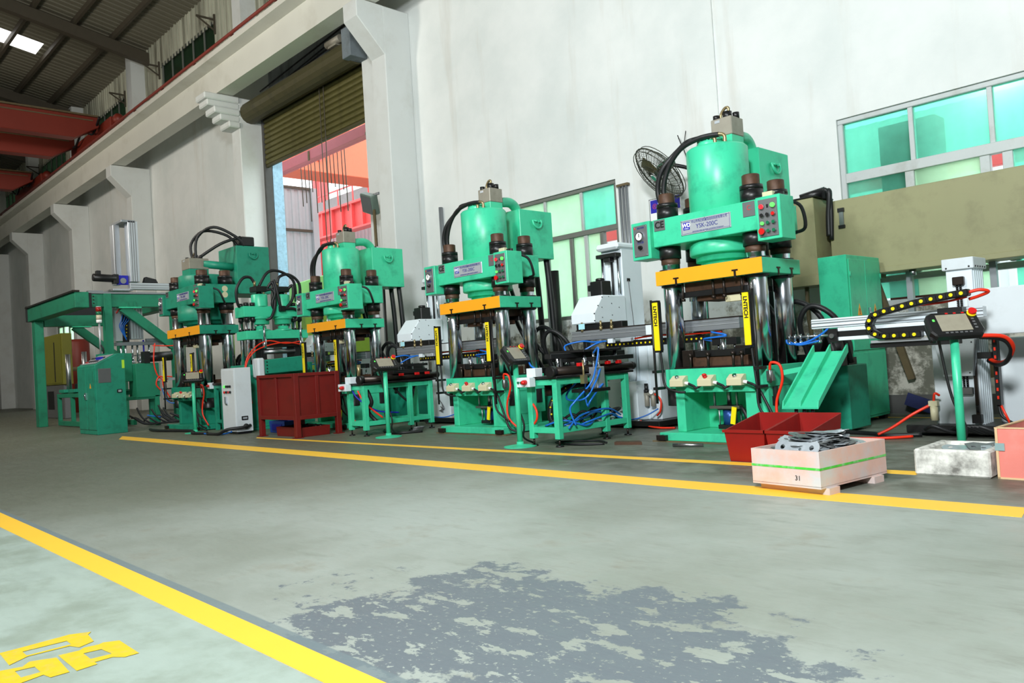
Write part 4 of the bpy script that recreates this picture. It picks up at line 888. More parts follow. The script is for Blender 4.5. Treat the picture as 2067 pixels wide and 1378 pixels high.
MB().tube([(0.36, -0.78, 0.95), (0.5, -0.68, 0.92), (0.54, -0.58, 0.83), (0.46, -0.43, 0.72), (0.32, -0.18, 0.68), (0.22, -0.08, 0.72)], 0.02, 8).tube([(0.27, -0.05, 0.3), (0.3, -0.08, 0.2), (0.4, -0.05, 0.12)], 0.014, 6).build('black_lead', rubber, t)
MB().tube([(0.28, -0.05, 0.32), (0.33, -0.09, 0.22), (0.36, -0.05, 0.11)], 0.012, 6).build('red_lead', redhose, t)
b = MB()
random.seed(11)
for i in range(9):
    x0 = random.uniform(-0.5, 0.4); b.tube([(x0, -0.2, 0.08), (x0+0.1, -0.28, 0.12), (x0+0.25, -0.22, 0.06), (x0+0.3, -0.15, 0.1)], 0.02, 6)
b.build('floor_lead', rubber, t)
gp = MB().cyl((-1.45, -0.68, 1.05), (-1.0, -0.68, 1.05), 0.012, n=8).build('gripper_bar', steel, t)
for x in (-1.42, -1.36, -1.3, -1.22, -1.15, -1.1): MB().cyl((x, -0.68, 1.01), (x, -0.68, 1.08), 0.013, n=8).cyl((x, -0.68, 0.98), (x, -0.68, 1.01), 0.024, 0.014, 10).build('suction_cup', chrome, gp)
MB().tube([(-1.0, -0.68, 1.12), (-1.1, -0.69, 1.05), (-1.25, -0.7, 0.99), (-1.42, -0.7, 0.985), (-1.45, -0.69, 1.03)], 0.011, 6).tube([(-1.1, -0.7, 1.0), (-1.3, -0.71, 0.97), (-1.4, -0.7, 1.0)], 0.01, 6).build('air_tube', bluehose, t)
fu = MB().cyl((-0.27, -0.12, 0.16), (-0.27, -0.12, 0.3), 0.035).box(-0.31, -0.23, -0.15, -0.09, 0.3, 0.35).build('filter_unit', cream, t)
MB().tube([(-0.27, -0.12, 0.33), (-0.25, -0.14, 0.42), (-0.22, -0.1, 0.4)], 0.012, 6).tube([(-0.3, -0.12, 0.31), (-0.45, -0.2, 0.22), (-0.62, -0.25, 0.1), (-0.75, -0.3, 0.03)], 0.014, 8).build('air_hose', redhose, fu)

# ---------------------------------------------------------------- work tables
def make_table(label, loc):
    t = thing('work_table', label, 'table', loc, 0, 'green steel work tables')
    for x, y in ((-0.2, 0.0), (0.2, 0.0), (-0.2, 1.22), (0.2, 1.22), (0.2, 0.82)):
        l = box('leg', green, t, x-0.036, x+0.036, y-0.036, y+0.036, 0.085, 0.76, 0.004)
        MB().cyl((x, y, 0.012), (x, y, 0.09), 0.012, n=8).build('foot_screw', darksteel, l); MB().cyl((x, y, 0), (x, y, 0.018), 0.05, 0.04, 14).build('foot_pad', black, l)
    for x in (-0.2, 0.2):
        box('top_rail', green, t, x-0.03, x+0.03, -0.03, 1.25, 0.69, 0.755, 0.003); box('bottom_rail', green, t, x-0.03, x+0.03, -0.03, 1.25, 0.15, 0.215, 0.003)
    for y in (0.0, 1.22):
        box('top_rail', green, t, -0.2, 0.2, y-0.03, y+0.03, 0.69, 0.755, 0.003); box('bottom_rail', green, t, -0.2, 0.2, y-0.03, y+0.03, 0.15, 0.215, 0.003)
    box('shelf', green, t, -0.2, 0.2, 0, 1.22, 0.16, 0.175, 0.002)
    MB().box(-0.28, 0.27, -0.06, 1.32, 0.762, 0.79).build('table_top', black, t, bev=0.004)
    r = MB().cyl((0.2, -0.02, 0.84), (0.2, 1.35, 0.84), 0.05, n=16).build('roller', darksteel, t); MB().cyl((0.2, -0.1, 0.84), (0.2, -0.02, 0.84), 0.062).cyl((0.2, 1.35, 0.84), (0.2, 1.4, 0.84), 0.05).build('roller_end', black, r)
    s = box('stop_box', white, t, -0.27, -0.06, -0.16, -0.06, 0.68, 0.79, 0.005)
    MB().cyl((-0.12, -0.16, 0.735), (-0.12, -0.19, 0.735), 0.028).sphere((-0.12, -0.195, 0.735), 0.034, 12, 0.8).build('stop_button', red, s)
    for x in (-0.235, -0.19): MB().cyl((x, -0.16, 0.735), (x, -0.175, 0.735), 0.013).build('start_button', green_b, s)
    box('junction_box', white, t, -0.16, -0.02, -0.1, 0.02, 0.79, 0.89, 0.004)
    return t
tabA = make_table('', (-6.30, 6.46, 0)); tabA['label'] = 'green steel table tangled with blue air tubes, between the two right-hand presses'
tabB = copy_tree(tabA, (-10.32, 6.56, 0), 'green steel table with long black top and tidy shelf, between the second and third presses')
# extra gear carried by the two tables
def gearA():
    t = tabA
    b = box('destacker_plate', black, t, -0.30, 0.24, 0.45, 1.15, 1.04, 1.07, 0.004)
    box('destacker_arm', black, b, -0.05, 0.05, 0.1, 1.45, 0.98, 1.04, 0.004); box('edge_plate', black, b, -0.2, 0.3, 0.55, 1.3, 0.93, 0.98, 0.004)
    for x, y in ((-0.22, 0.5), (0.16, 0.55), (-0.2, 1.1), (0.17, 1.1)): MB().cyl((x, y, 0.78), (x, y, 1.04), 0.024).build('support_post', chrome, t)
    a = box('lift_cylinder', alu, t, 0.24, 0.36, 0.52, 0.66, 0.62, 0.86, 0.004); MB().cyl((0.27, 0.58, 0.86), (0.27, 0.58, 1.04), 0.014).cyl((0.33, 0.6, 0.86), (0.33, 0.6, 1.04), 0.014).build('piston_rod', chrome, a)
    box('mount_plate', black, t, 0.15, 0.4, 0.3, 0.7, 0.58, 0.62, 0.004)
    for y in (0.3, 0.8, 1.0): box('sensor', red, t, 0.25, 0.30, y, y+0.06, 0.88, 0.92, 0.004)
    MB().cyl((0.3, 0.36, 0.7), (0.3, 0.36, 0.95), 0.012, n=8).box(0.27, 0.33, 0.33, 0.39, 0.68, 0.78).build('flow_valve', brass, t)
    for k, q in enumerate((
        [(0.3, 0.55, 1.02), (0.42, 0.5, 1.08), (0.44, 0.45, 0.95), (0.38, 0.4, 0.7), (0.3, 0.2, 0.5), (0.25, 0.15, 0.4), (0.28, 0.2, 0.22)],
        [(0.35, 0.6, 0.84), (0.4, 0.45, 0.7), (0.36, 0.3, 0.52), (0.1, 0.3, 0.5), (0.0, 0.4, 0.58), (0.1, 0.5, 0.72)],
        [(0.36, 0.62, 0.66), (0.38, 0.5, 0.6), (0.38, 0.35, 0.48), (0.3, 0.4, 0.42), (0.22, 0.45, 0.56), (0.2, 0.5, 0.7)],
        [(0.26, 0.1, 0.2), (0.2, 0.4, 0.32), (0.25, 0.8, 0.36), (0.2, 1.1, 0.26)], [(0.1, 0.2, 0.22), (0.15, 0.5, 0.28), (0.1, 0.8, 0.32), (0.22, 1.1, 0.22)],
        [(-0.1, 0.1, 0.22), (0.15, 0.15, 0.28), (0.25, 0.4, 0.2), (0.2, 0.6, 0.24), (0.0, 0.7, 0.2)], [(0.2, 0.3, 0.2), (0.28, 0.6, 0.27), (0.24, 0.9, 0.29), (0.15, 1.15, 0.2)],
        [(-0.28, 0.05, 1.0), (-0.2, 0.02, 0.92), (-0.1, 0.0, 0.88)])):
        MB().tube(q, 0.011, 6).build('air_tube', bluehose, t)
    b = MB()
    random.seed(5)
    for i in range(9):
        x, y = random.uniform(-.15, .15), random.uniform(0.1, 1.1); b.box(x, x+0.05, y, y+0.08, 0.18, 0.22)
    b.build('valve_body', plate_m, t)
    b = MB()
    for i in range(5):
        y = 0.15+i*0.2; b.tube([(-0.15, y, 0.2), (0.0, y+0.1, 0.3+0.02*i), (0.14, y+0.16, 0.22), (0.1, y+0.3, 0.2)], 0.016, 6)
    b.tube([(0.05, 0.9, 0.2), (0.2, 1.0, 0.3), (0.18, 1.12, 0.34), (0.05, 1.05, 0.3), (0.1, 0.92, 0.2)], 0.016, 6)
    b.build('black_lead', rubber, t)
    ch = MB().tube([(0.12, 0.7, 0.66), (-0.02, 0.45, 0.64), (-0.14, 0.3, 0.5), (-0.16, 0.25, 0.3), (-0.1, 0.3, 0.2)], 0.035, 6).build('cable_chain', black, t)
    b = MB()
    for q in ((0.03, 0.47, 0.67), (-0.03, 0.40, 0.63), (-0.1, 0.31, 0.58), (-0.12, 0.26, 0.5), (-0.13, 0.23, 0.42), (-0.12, 0.23, 0.34)): b.sphere(q, 0.012, 6)
    b.build('chain_pin', yellow, ch)
    MB().tube([(-0.25, 0.0, 0.55), (-0.12, -0.02, 0.42), (-0.12, -0.02, 0.3), (-0.25, 0.0, 0.2)], 0.013, 8).build('air_hose', redhose, t)
    MB().cyl((-0.08, 0.2, 0.56), (-0.08, 0.2, 0.68), 0.07).build('lift_motor', darksteel, t)
gearA()
def gearB():
    t = tabB
    box('slide_block', black, t, -0.05, 0.25, 0.5, 1.25, 0.89, 0.93, 0.004); box('slide_block', black, t, 0.0, 0.2, 0.55, 1.2, 0.93, 0.955, 0.004)
    for y in (0.6, 0.9, 1.1): box('sensor', red, t, 0.25, 0.28, y, y+0.08, 0.86, 0.9, 0.003)
    MB().cyl((0.05, 0.02, 0.89), (0.05, 0.02, 1.07), 0.028).build('guide_pin', brass, t)
    MB().tube([(0.05, -0.02, 0.68), (0.1, 0.02, 0.55), (0.12, 0.15, 0.4), (0.2, 0.3, 0.25)], 0.014, 6).build('air_hose', redhose, t)
    MB().tube([(-0.1, -0.02, 0.68), (0.0, 0.02, 0.55), (0.12, 0.25, 0.36), (0.2, 0.6, 0.3)], 0.012, 6).build('air_tube', blue_p, t)
    MB().tube([(0.1, 0.1, 0.7), (0.15, 0.15, 0.5), (0.05, 0.15, 0.35), (0.18, 0.2, 0.2)], 0.03, 8).tube([(0.1, 1.0, 0.7), (0.15, 0.85, 0.45), (0.1, 0.6, 0.68)], 0.018, 8).build('black_lead', rubber, t)
gearB()
t = thing('small_stand', 'short green stand with a red stop button, right of the leftmost press', 'stand', (-14.95, 6.45, 0))
for x, y in ((-0.18, 0), (0.12, 0), (-0.18, 0.4), (0.12, 0.4)): box('leg', green_d, t, x-0.035, x+0.035, y-0.035, y+0.035, 0, 0.86, 0.004)
for y in (0, 0.4): box('rail', green_d, t, -0.2, 0.15, y-0.03, y+0.03, 0.8, 0.87, 0.003); box('rail', green_d, t, -0.2, 0.15, y-0.03, y+0.03, 0.14, 0.2, 0.003)
box('top', darksteel, t, -0.24, 0.2, -0.06, 0.46, 0.87, 0.91, 0.004)
s = box('stop_box', white, t, -0.33, -0.2, -0.1, -0.03, 0.8, 0.92, 0.004); MB().sphere((-0.27, -0.12, 0.86), 0.033, 12, 0.8).build('stop_button', red, s)

# ---------------------------------------------------------------- pendant stands
def make_pendant(label, loc, ang, tilt, base=True):
    t = thing('pendant_stand', label, 'stand', loc, 0, 'teach pendant stands')
    MB().lathe([(0.001, 0), (0.19, 0), (0.19, 0.01), (0.04, 0.03), (0.04, 0.06), (0.001, 0.06)], (0, 0, 0), 28).build('base_disc', green, t)
    MB().cyl((0, 0, 0.03), (0, 0, 1.0), 0.032, n=18).build('pole', green, t)
    M_ = Matrix.Translation((0, 0, 1.04)) @ Matrix.Rotation(ang, 4, 'Z') @ Matrix.Rotation(tilt, 4, 'X')
    tb = MB().prism([(-0.17, -0.12), (0.17, -0.12), (0.2, -0.07), (0.19, 0.1), (0.14, 0.13), (-0.14, 0.13), (-0.19, 0.1), (-0.2, -0.07)], 'xy', -0.02, 0.045).build('pendant', black, t, bev=0.012)
    tb.matrix_local = M_
    MB().box(-0.2, -0.15, -0.12, 0.06, -0.05, 0.0).box(0.15, 0.2, -0.08, 0.08, -0.045, 0.0).build('grip', black, tb, bev=0.012)
    box('screen', scr_m, tb, -0.12, 0.11, -0.075, 0.095, 0.045, 0.047, 0.002)
    MB().cyl((0.15, 0.09, 0.045), (0.15, 0.09, 0.06), 0.034).build('stop_ring', yellow, tb); MB().cyl((0.15, 0.09, 0.06), (0.15, 0.09, 0.085), 0.026, 0.03).build('stop_button', red, tb)
    b = MB()
    for i in range(6): b.box(-0.1+i*0.035, -0.08+i*0.035, -0.1, -0.088, 0.045, 0.049)
    for i in range(4): b.box(0.13, 0.15, -0.06+i*0.03, -0.045+i*0.03, 0.045, 0.049)
    b.build('key', plate_g, tb)
    b = MB()
    for i in range(3): b.box(-0.04+i*0.06, -0.02+i*0.06, 0.1, 0.112, 0.045, 0.048)
    b.build('red_key', red, tb)
    MB().box(-0.155, -0.14, 0.03, 0.05, 0.045, 0.048).build('green_key', green_l, tb)
    MB().tube([(-0.1, -0.05, 1.0), (-0.1, 0.0, 0.85), (-0.06, 0.04, 0.5), (0.02, 0.06, 0.25), (-0.02, 0.08, 0.1), (0.0, 0.22, 0.02)], 0.012, 6).build('lead', rubber, t)
    return t
scr_m = mat('pendant_screen', (150, 145, 128), 0.3, var=0.15, scale=20)
make_pendant('teach pendant on a green pole behind the white foam box', (-2.09, 6.72, 0), 0.72, 0.85)
make_pendant('tilted teach pendant on a green pole beside the table with blue air tubes', (-6.60, 6.33, 0), 1.75, 0.9)
make_pendant('teach pendant on a green pole in front of the long black-topped table', (-9.57, 6.57, 0), 1.35, 0.75)
make_pendant('teach pendant on a green pole before the leftmost press and white control cabinet', (-14.97, 5.95, 0), 1.2, 0.8)
# ---------------------------------------------------------------- right-hand electric cabinet and chute
t = thing('electric_cabinet', 'tall green double-door electric cabinet with warning triangles behind the chute', 'cabinet', (-3.93, 9.16, 0))
box('body', green, t, -0.34, 0.0, 0, 0.95, 0.05, 1.98, 0.006)
for x in (-0.3, -0.06):
    for y in (0.05, 0.88): MB().box(x-0.04, x+0.04, y-0.03, y+0.05, 0, 0.05).build('foot', black, t)
for i, (a, c) in enumerate(((0.03, 0.47), (0.478, 0.92))):
    d = box('door', green, t, 0.0, 0.014, a, c, 0.86, 1.93, 0.004)
    y = (a+c)/2; tri = MB().prism([(y-0.06, 1.27), (y+0.06, 1.27), (y, 1.41)], 'yz', 0.014, 0.016).build('warning_triangle', orange, d)
    text('!', black_ink, tri, 0.09, (0.0165, y, 1.315), SIDE, 'warning_mark', bold=0.003)
    for z in (1.1, 1.75): MB().cyl((0.018, a+0.01 if i == 0 else c-0.01, z-0.03), (0.018, a+0.01 if i == 0 else c-0.01, z+0.03), 0.01, n=8).build('hinge', green, d)
    if i: MB().box(0.014, 0.035, 0.485, 0.52, 1.22, 1.36).cyl((0.03, 0.5, 1.3), (0.05, 0.5, 1.3), 0.016).box(0.03, 0.034, 0.53, 0.6, 1.22, 1.3).build('latch', chrome, d)
box('lower_panel', green, t, 0.0, 0.012, 0.02, 0.93, 0.08, 0.83, 0.004)
MB().cyl((0.01, 0.05, 0.66), (0.05, 0.05, 0.66), 0.035).build('knob', green, t)
t = thing('scrap_chute', 'sloping green steel chute channel falling from the press to the red bins', 'chute', (-3.53, 7.0, 0))
# sheet sloping down towards the bins, three upright fins
for a, c in ((-0.17, 0.0), (0.0, 0.17)):
    MB()._add([(a, 0.72, 0.89), (c, 0.72, 0.89), (c, 0, 0.395), (a, 0, 0.395), (a, 0.72, 0.875), (c, 0.72, 0.875), (c, 0, 0.38), (a, 0, 0.38)],
              [(0, 3, 2, 1), (4, 5, 6, 7), (0, 1, 5, 4), (1, 2, 6, 5), (2, 3, 7, 6), (3, 0, 4, 7)]).build('sheet', green, t)
for x in (-0.17, 0.0, 0.17):
    MB().prism([(0.72, 0.875), (0.72, 0.96), (0.02, 0.45), (0, 0.38)], 'yz', x-0.008, x+0.008).build('fin', green, t)
for x in (-0.06, 0.02, 0.1): MB().cyl((x, 0.05, 0.40), (x, 0.05, 0.0), 0.018, n=10).build('leg', black, t)
MB().bar((-0.16, 0.55, 0.74), (-0.42, 0.5, 0.7), 0.05, 0.05).build('bracket', green, t)

# ---------------------------------------------------------------- wall-hung oven
t = thing('drying_oven', 'long drab olive oven box on wall brackets under the right window', 'oven', (-4.56, 10.2, 0))
MB().box(0, 3.8, 0, 0.42, 1.84, 2.80).build('body', olive, t, bev=0.01)
box('bottom_rail', olive, t, 0, 3.8, -0.012, 0.42, 1.80, 1.87, 0.006)
g = MB().box(0.14, 0.20, -0.02, 0, 2.44, 2.68).build('handle', steel, t, bev=0.004); MB().box(0.13, 0.21, -0.03, 0, 2.64, 2.69).box(0.13, 0.21, -0.03, 0, 2.43, 2.47).build('handle_clamp', black, g)
for x in (0.62, 1.55, 2.5):
    MB().bar((x-0.12, 0.05, 1.78), (x+0.12, 0.40, 0.45), 0.08, 0.06).bar((x-0.15, 0.03, 1.78), (x-0.15, 0.42, 1.78), 0.08, 0.05).build('wall_bracket', rust, t)
    MB().bar((x+0.22, 0.3, 1.8), (x+0.22, 0.3, 1.2), 0.07, 0.07).build('hanger', alu_d, t)
MB().cyl((0.95, 0.1, 1.73), (0.95, 0.1, 1.8), 0.04).build('drain_plug', steel, t)
t = thing('oven_end_box', 'narrow olive oven end box with black cap, behind the nearest press', 'oven', (-5.5, 9.95, 0))
MB().box(0, 0.86, 0, 0.5, 1.84, 2.86).build('body', olive, t, bev=0.01); box('bottom_rail', olive, t, 0, 0.88, -0.012, 0.5, 1.72, 1.86, 0.006)
box('lid', black, t, -0.02, 0.9, -0.02, 0.52, 2.86, 2.875, 0.003)
MB().cyl((0.6, 0.2, 2.9), (0.9, 0.3, 2.96), 0.06).build('lamp_tube', black, t)
MB().tube([(0.92, 0.2, 2.85), (0.96, 0.15, 2.95), (1.0, 0.2, 2.8), (0.97, 0.22, 2.3)], 0.03, 8).tube([(0.9, 0.25, 2.9), (1.0, 0.18, 2.92), (0.96, 0.2, 2.6), (0.95, 0.2, 2.35)], 0.035, 8).build('hose_bundle', rubber, t)
MB().tube([(0.6, 0.2, 1.72), (0.6, 0.2, 1.3), (0.62, 0.2, 1.1), (0.62, 0.25, 0.3)], 0.03, 8).build('drain_pipe', rust, t)
MB().bar((0.1, 0.1, 1.72), (0.1, 0.7, 0.9), 0.08, 0.06).build('wall_bracket', rust, t)

# ---------------------------------------------------------------- wall fan, notice, pipes, flood lamp
t = thing('wall_fan', 'dusty round wall fan in a wire cage left of the nearest press', 'fan', (-6.95, 9.9, 3.66))
Rm = Matrix.Rotation(math.radians(-28), 4, 'Z') @ Matrix.Rotation(math.radians(62), 4, 'X') @ Matrix.Rotation(0, 4, 'Y')
cage = MB(); rad = 0.47
wire_m = mat('dusty_wire', (70, 72, 62), 0.5, 0.5, var=0.2)
ax = Vector((-0.42, -0.62, -0.66)).normalized()
a_ = ax.orthogonal().normalized(); b_ = ax.cross(a_)
def fp(r, th, h): return a_*(r*math.cos(th))+b_*(r*math.sin(th))+ax*h
for r, h in ((rad, 0.0), (rad*0.98, 0.06), (rad*0.98, -0.06), (rad*0.72, 0.095), (rad*0.45, 0.11), (rad*0.72, -0.095)):
    cage.tube([fp(r, 2*PI*i/28, h) for i in range(28)], 0.006 if r < rad else 0.012, 5, 1, True)
for i in range(44):
    th = 2*PI*i/44
    cage.tube([fp(0.07, th, 0.12), fp(rad*0.6, th+0.12, 0.105), fp(rad, th+0.2, 0.0), fp(rad*0.6, th+0.12, -0.1), fp(0.1, th, -0.12)], 0.0035, 4, 3)
cage.build('wire_cage', wire_m, t)
bl = mat('fan_blade', (92, 86, 58), 0.5, 0.2, var=0.1)
for k in range(3):
    th = 2*PI*k/3+0.4
    v = []
    for s_, h in ((-1, -0.02), (1, 0.03)):
        v += [fp(0.05, th+s_*0.5, h), fp(0.2, th+s_*0.42, h*1.2), fp(0.35, th+s_*0.25, h*1.2)]
    v2 = [p+ax*0.004 for p in v]
    MB()._add(v+v2, [(0, 1, 4, 3), (1, 2, 5, 4), (6, 9, 10, 7), (7, 10, 11, 8), (0, 3, 9, 6), (3, 4, 10, 9), (4, 5, 11, 10), (5, 2, 8, 11), (2, 1, 7, 8), (1, 0, 6, 7)]).build('blade', bl, t)
MB().cyl(fp(0, 0, -0.03), fp(0, 0, 0.05), 0.06).build('hub', wire_m, t)
MB().cyl(fp(0, 0, 0.118), fp(0, 0, 0.125), 0.05).build('badge', green_d, t)
MB().cyl(fp(0, 0, -0.05), fp(0, 0, -0.28), 0.1, 0.075).build('motor', mat('fan_motor', (70, 110, 90), 0.45), t)
MB().tube([fp(0, 0, -0.2), (0.35, 0.35, 0.02), (0.5, 0.6, -0.2), (0.55, 0.78, -0.25)], 0.03, 8).build('wall_arm', black, t)
MB().tube([(-0.1, 0.7, 0.7), (0.05, 0.6, 0.45), (0.2, 0.4, 0.35), (0.3, 0.3, 0.2)], 0.008, 5).tube([(0.02, 0.75, 0.75), (0.0, 0.7, 0.5)], 0.006, 5).build('lead', rubber, t)
t = thing('wall_notice', 'white notice board with blue header behind the fan', 'sign', (-7.42, WY, 3.1))
box('board', white_ink, t, -0.30, 0.30, -0.03, -0.005, -0.25, 0.37, 0.003)
box('blue_header', blue_p, t, -0.285, 0.285, -0.033, -0.03, 0.14, 0.35, 0.001); box('blue_row', blue_p, t, -0.25, -0.12, -0.033, -0.03, -0.1, 0.0, 0.001)
text('®', red_ink, t, 0.12, (-0.2, -0.0335, 0.24), FRONT); text('风扇', white_ink, t, 0.1, (-0.05, -0.0335, 0.26), FRONT); text('A', white_ink, t, 0.08, (-0.19, -0.0335, -0.06), FRONT)
MB().box(-0.31, 0.31, -0.035, -0.005, 0.36, 0.375).box(-0.31, -0.30, -0.035, -0.005, -0.25, 0.37).build('board_edge', alu_d, t)
b = thing('conduit_bundle', 'three thin conduit pipes running up the wall left of the fan', 'pipe', (-8.3, WY-0.05, 0))
for x in (0, 0.07, 0.14): MB().cyl((x, 0, 1.2), (x, 0, 3.84-0.02*x), 0.022, n=8).build('conduit', alu_d, b)
MB().box(-0.05, 0.19, -0.03, 0.04, 3.80, 3.84).build('clip', rust, b)
t = thing('vent_pipe', 'grey vertical pipe on the wall left of the second press', 'pipe', (-13.1, WY-0.05, 0))
MB().cyl((0, 0, 1.0), (0, 0, 4.33), 0.045, n=10).build('tube', alu_d, t)
t = thing('flood_lamp', 'square aluminium flood lamp bracketed to the pier right of the shutter door', 'lamp', (-14.7, 10.0, 4.7))
lm_ = MB().box(-0.30, 0.16, -0.1, 0.08, -0.28, 0.16).build('lamp_body', mat('lamp_green_grey', (120, 138, 128), 0.4, 0.4), t, rot=(0.35, 0.35, 0.0), bev=0.02)
MB().box(-0.27, 0.13, -0.11, -0.1, -0.25, 0.13).build('lamp_glass', plate_g, lm_); MB().bar((0, 0.05, 0.1), (0.1, 0.02, 0.15), 0.05, 0.03).box(0.0, 0.3, -0.02, 0.02, 0.1, 0.15).build('bracket', alu_d, t)
MB().cyl((0.08, 0.0, -0.2), (0.1, 0.0, -2.2), 0.035, n=8).build('lamp_post', rust, t)
for i, (x, y, z0, z1, lab) in enumerate(((-14.6, 10.2, 1.6, 3.2, 'black rain pipe with a bent top, right of the third press'), (-9.75, 10.45, 0.9, 2.55, 'black pipe standing before the long window, right of the second press'))):
    t = thing('black_pipe', lab, 'pipe', (x, y, 0)); z0 = 0
    MB().tube([(0.0, 0, z0), (0, 0, z1-0.3), (0, 0, z1-0.08), (-0.1, 0, z1), (-0.3, 0.05, z1+0.01)] if i == 0 else [(0, 0, z0), (0, 0, z1)], 0.09, 10).build('tube', rubber, t)
    MB().box(-0.2, -0.13, 0, 0.08, z0, z1+0.3).build('channel', alu_d, t)
t = thing('white_sheet', 'loose white sheet leaning against the wall under the oven bracket', 'sheet', (-3.95, 10.55, 0))
MB().prism([(-0.35, 0.95), (0.1, 1.0), (0.15, 1.25), (-0.12, 1.38), (-0.3, 1.1)], 'xz', 0.0, 0.02).build('sheet', white_ink, t, rot=(0, 0, 0))
t = thing('perforated_plate', 'dark blue perforated plate lying by the wall behind the cabinet', 'plate', (-3.75, 10.45, 0))
MB().bar((-0.1, 0, 0.21), (0.22, 0.0, 0.09), 0.02, 0.16).build('plate', mat('navy', (28, 34, 80), 0.5, var=0.3, scale=30), t)

# ---------------------------------------------------------------- bins and crates
def open_box(name, m, parent, wd, dp, z0, zf, zb, th, taper=0.0, bev=0.004):
    b = MB()
    o = [(0, 0), (wd, 0), (wd, dp), (0, dp)]; zt = [zf, zf, zb, zb]; tp = taper
    i_ = [(th, th), (wd-th, th), (wd-th, dp-th), (th, dp-th)]
    ob = [(tp, tp), (wd-tp, tp), (wd-tp, dp-tp), (tp, dp-tp)]
    v = [(x, y, z0) for x, y in ob]+[(x, y, z) for (x, y), z in zip(o, zt)]+[(x, y, z) for (x, y), z in zip(i_, zt)]+[(x+(tp if x < wd/2 else -tp), y+(tp if y < dp/2 else -tp), z0+th) for x, y in i_]
    f = [(3, 2, 1, 0)]
    for k in range(4):
        j = (k+1) % 4; f += [(k, j, 4+j, 4+k), (4+k, 4+j, 8+j, 8+k), (8+k, 8+j, 12+j, 12+k)]
    f.append((12, 13, 14, 15)); b._add(v, f)
    return b.build(name, m, parent, bev=bev)
for i, (x, lab) in enumerate(((-3.79, 'open red scrap bin under the chute, the left one of the pair'), (-3.40, 'open red scrap bin right of its twin, behind the crate of metal plates'))):
    t = thing('scrap_bin', lab, 'bin', (x, 6.10, 0), 0, 'low red scrap bins')
    open_box('shell', redbin_m, t, 0.385, 0.62, 0.0, 0.275, 0.375, 0.008, 0.03)
    MB().box(-0.008, 0.393, -0.012, 0.004, 0.255, 0.28).build('rim', redbin_m, t)
t = thing('plate_crate', 'pale pink wooden crate with a green strap, heaped with metal plates', 'crate', (-2.90, 5.0, 0), math.radians(-7.5))
W_, D_ = 0.525, 0.80
MB().box(0.0, W_, 0.0, 0.016, 0.055, 0.285).build('side_board', (wood := mat('pale_pink_plywood', (218, 180, 166), 0.7, var=0.12, scale=7, dirt=(196, 202, 206), dirt_amt=0.9, dirt_lo=0.42, dirt_scale=3.2, bump=0.08)), t)
MB().box(0.0, W_, D_-0.016, D_, 0.055, 0.285).build('side_board', wood, t)
MB().box(W_-0.016, W_, 0.016, D_-0.016, 0.055, 0.285).build('side_board', wood, t); MB().box(0, 0.016, 0.016, D_-0.016, 0.055, 0.285).build('side_board', wood, t)
MB().box(0.0, W_, 0.0, D_, 0.045, 0.06).build('bottom_board', wood, t)
strap_m = mat('green_strap', (70, 196, 60), 0.45, var=0.2, scale=18, dirt=(170, 200, 180), dirt_amt=0.9, dirt_scale=14)
MB().box(-0.002, W_+0.002, -0.002, 0, 0.165, 0.18).box(W_, W_+0.002, -0.002, D_+0.002, 0.165, 0.18).box(-0.002, W_+0.002, D_, D_+0.002, 0.165, 0.18).box(-0.002, 0, 0, D_, 0.165, 0.18).build('strap', strap_m, t)
for y in (0.06, D_-0.2): MB().box(0.02, W_+0.02, y, y+0.12, 0, 0.045).build('runner', wood, t)
text('31', black_ink, t, 0.045, (0.36, -0.0025, 0.105), FRONT, 'stencil_number')
# the heap of stamped plates, every plate a thing
import bmesh
def bracket_mesh(kind, k=1.25):
    out = []
    if kind == 0:
        for i in range(24):
            a = 2*PI*i/24; r = 0.045
            x = 0.085*(1 if math.cos(a) > 0 else -1)+r*math.cos(a) if abs(math.cos(a)) > 0.35 else 0.085*math.cos(a)/0.35*1.0
            y = r*math.sin(a) if abs(math.cos(a)) > 0.35 else (0.03 if math.sin(a) > 0 else -0.045)
            out.append((x, y))
        holes = [(-0.085, 0, 0.014), (0.085, 0, 0.014), (0.02, -0.01, 0.008)]
    else:
        out = [(-0.11, -0.03), (-0.06, -0.06), (0.05, -0.05), (0.12, -0.01), (0.1, 0.04), (0.03, 0.03), (-0.03, 0.06), (-0.09, 0.05)]
        holes = [(-0.07, 0.0, 0.013), (0.06, 0.0, 0.016)]
    bm = bmesh.new(); es = []
    loops = [out]+[[(hx+hr*math.cos(2*PI*i/8), hy+hr*math.sin(2*PI*i/8)) for i in range(8)] for hx, hy, hr in holes]
    for lp in loops:
        vs = [bm.verts.new((x, y, 0)) for x, y in lp]; es += [bm.edges.new((vs[i], vs[(i+1) % len(vs)])) for i in range(len(vs))]
    bmesh.ops.triangle_fill(bm, use_beauty=True, use_dissolve=False, edges=es, normal=(0, 0, 1))
    g = bmesh.ops.extrude_face_region(bm, geom=bm.faces[:]); bmesh.ops.translate(bm, verts=[v for v in g['geom'] if isinstance(v, bmesh.types.BMVert)], vec=(0, 0, 0.005))
    bmesh.ops.recalc_face_normals(bm, faces=bm.faces[:])
    bmesh.ops.scale(bm, vec=(k, k, 1), verts=bm.verts[:]); me = bpy.data.meshes.new('metal_plate'); bm.to_mesh(me); bm.free(); return me
pl_m = mat('stamped_plate_steel', (170, 178, 184), 0.28, 0.45, var=0.25, scale=30); pl_d = mat('scaled_plate_steel', (104, 107, 108), 0.38, 0.35, var=0.3, scale=20)
kinds = [bracket_mesh(0), bracket_mesh(1), bracket_mesh(0), bracket_mesh(1)]
for me, m in zip(kinds, (pl_m, pl_d, pl_d, pl_m)): me.materials.append(m)
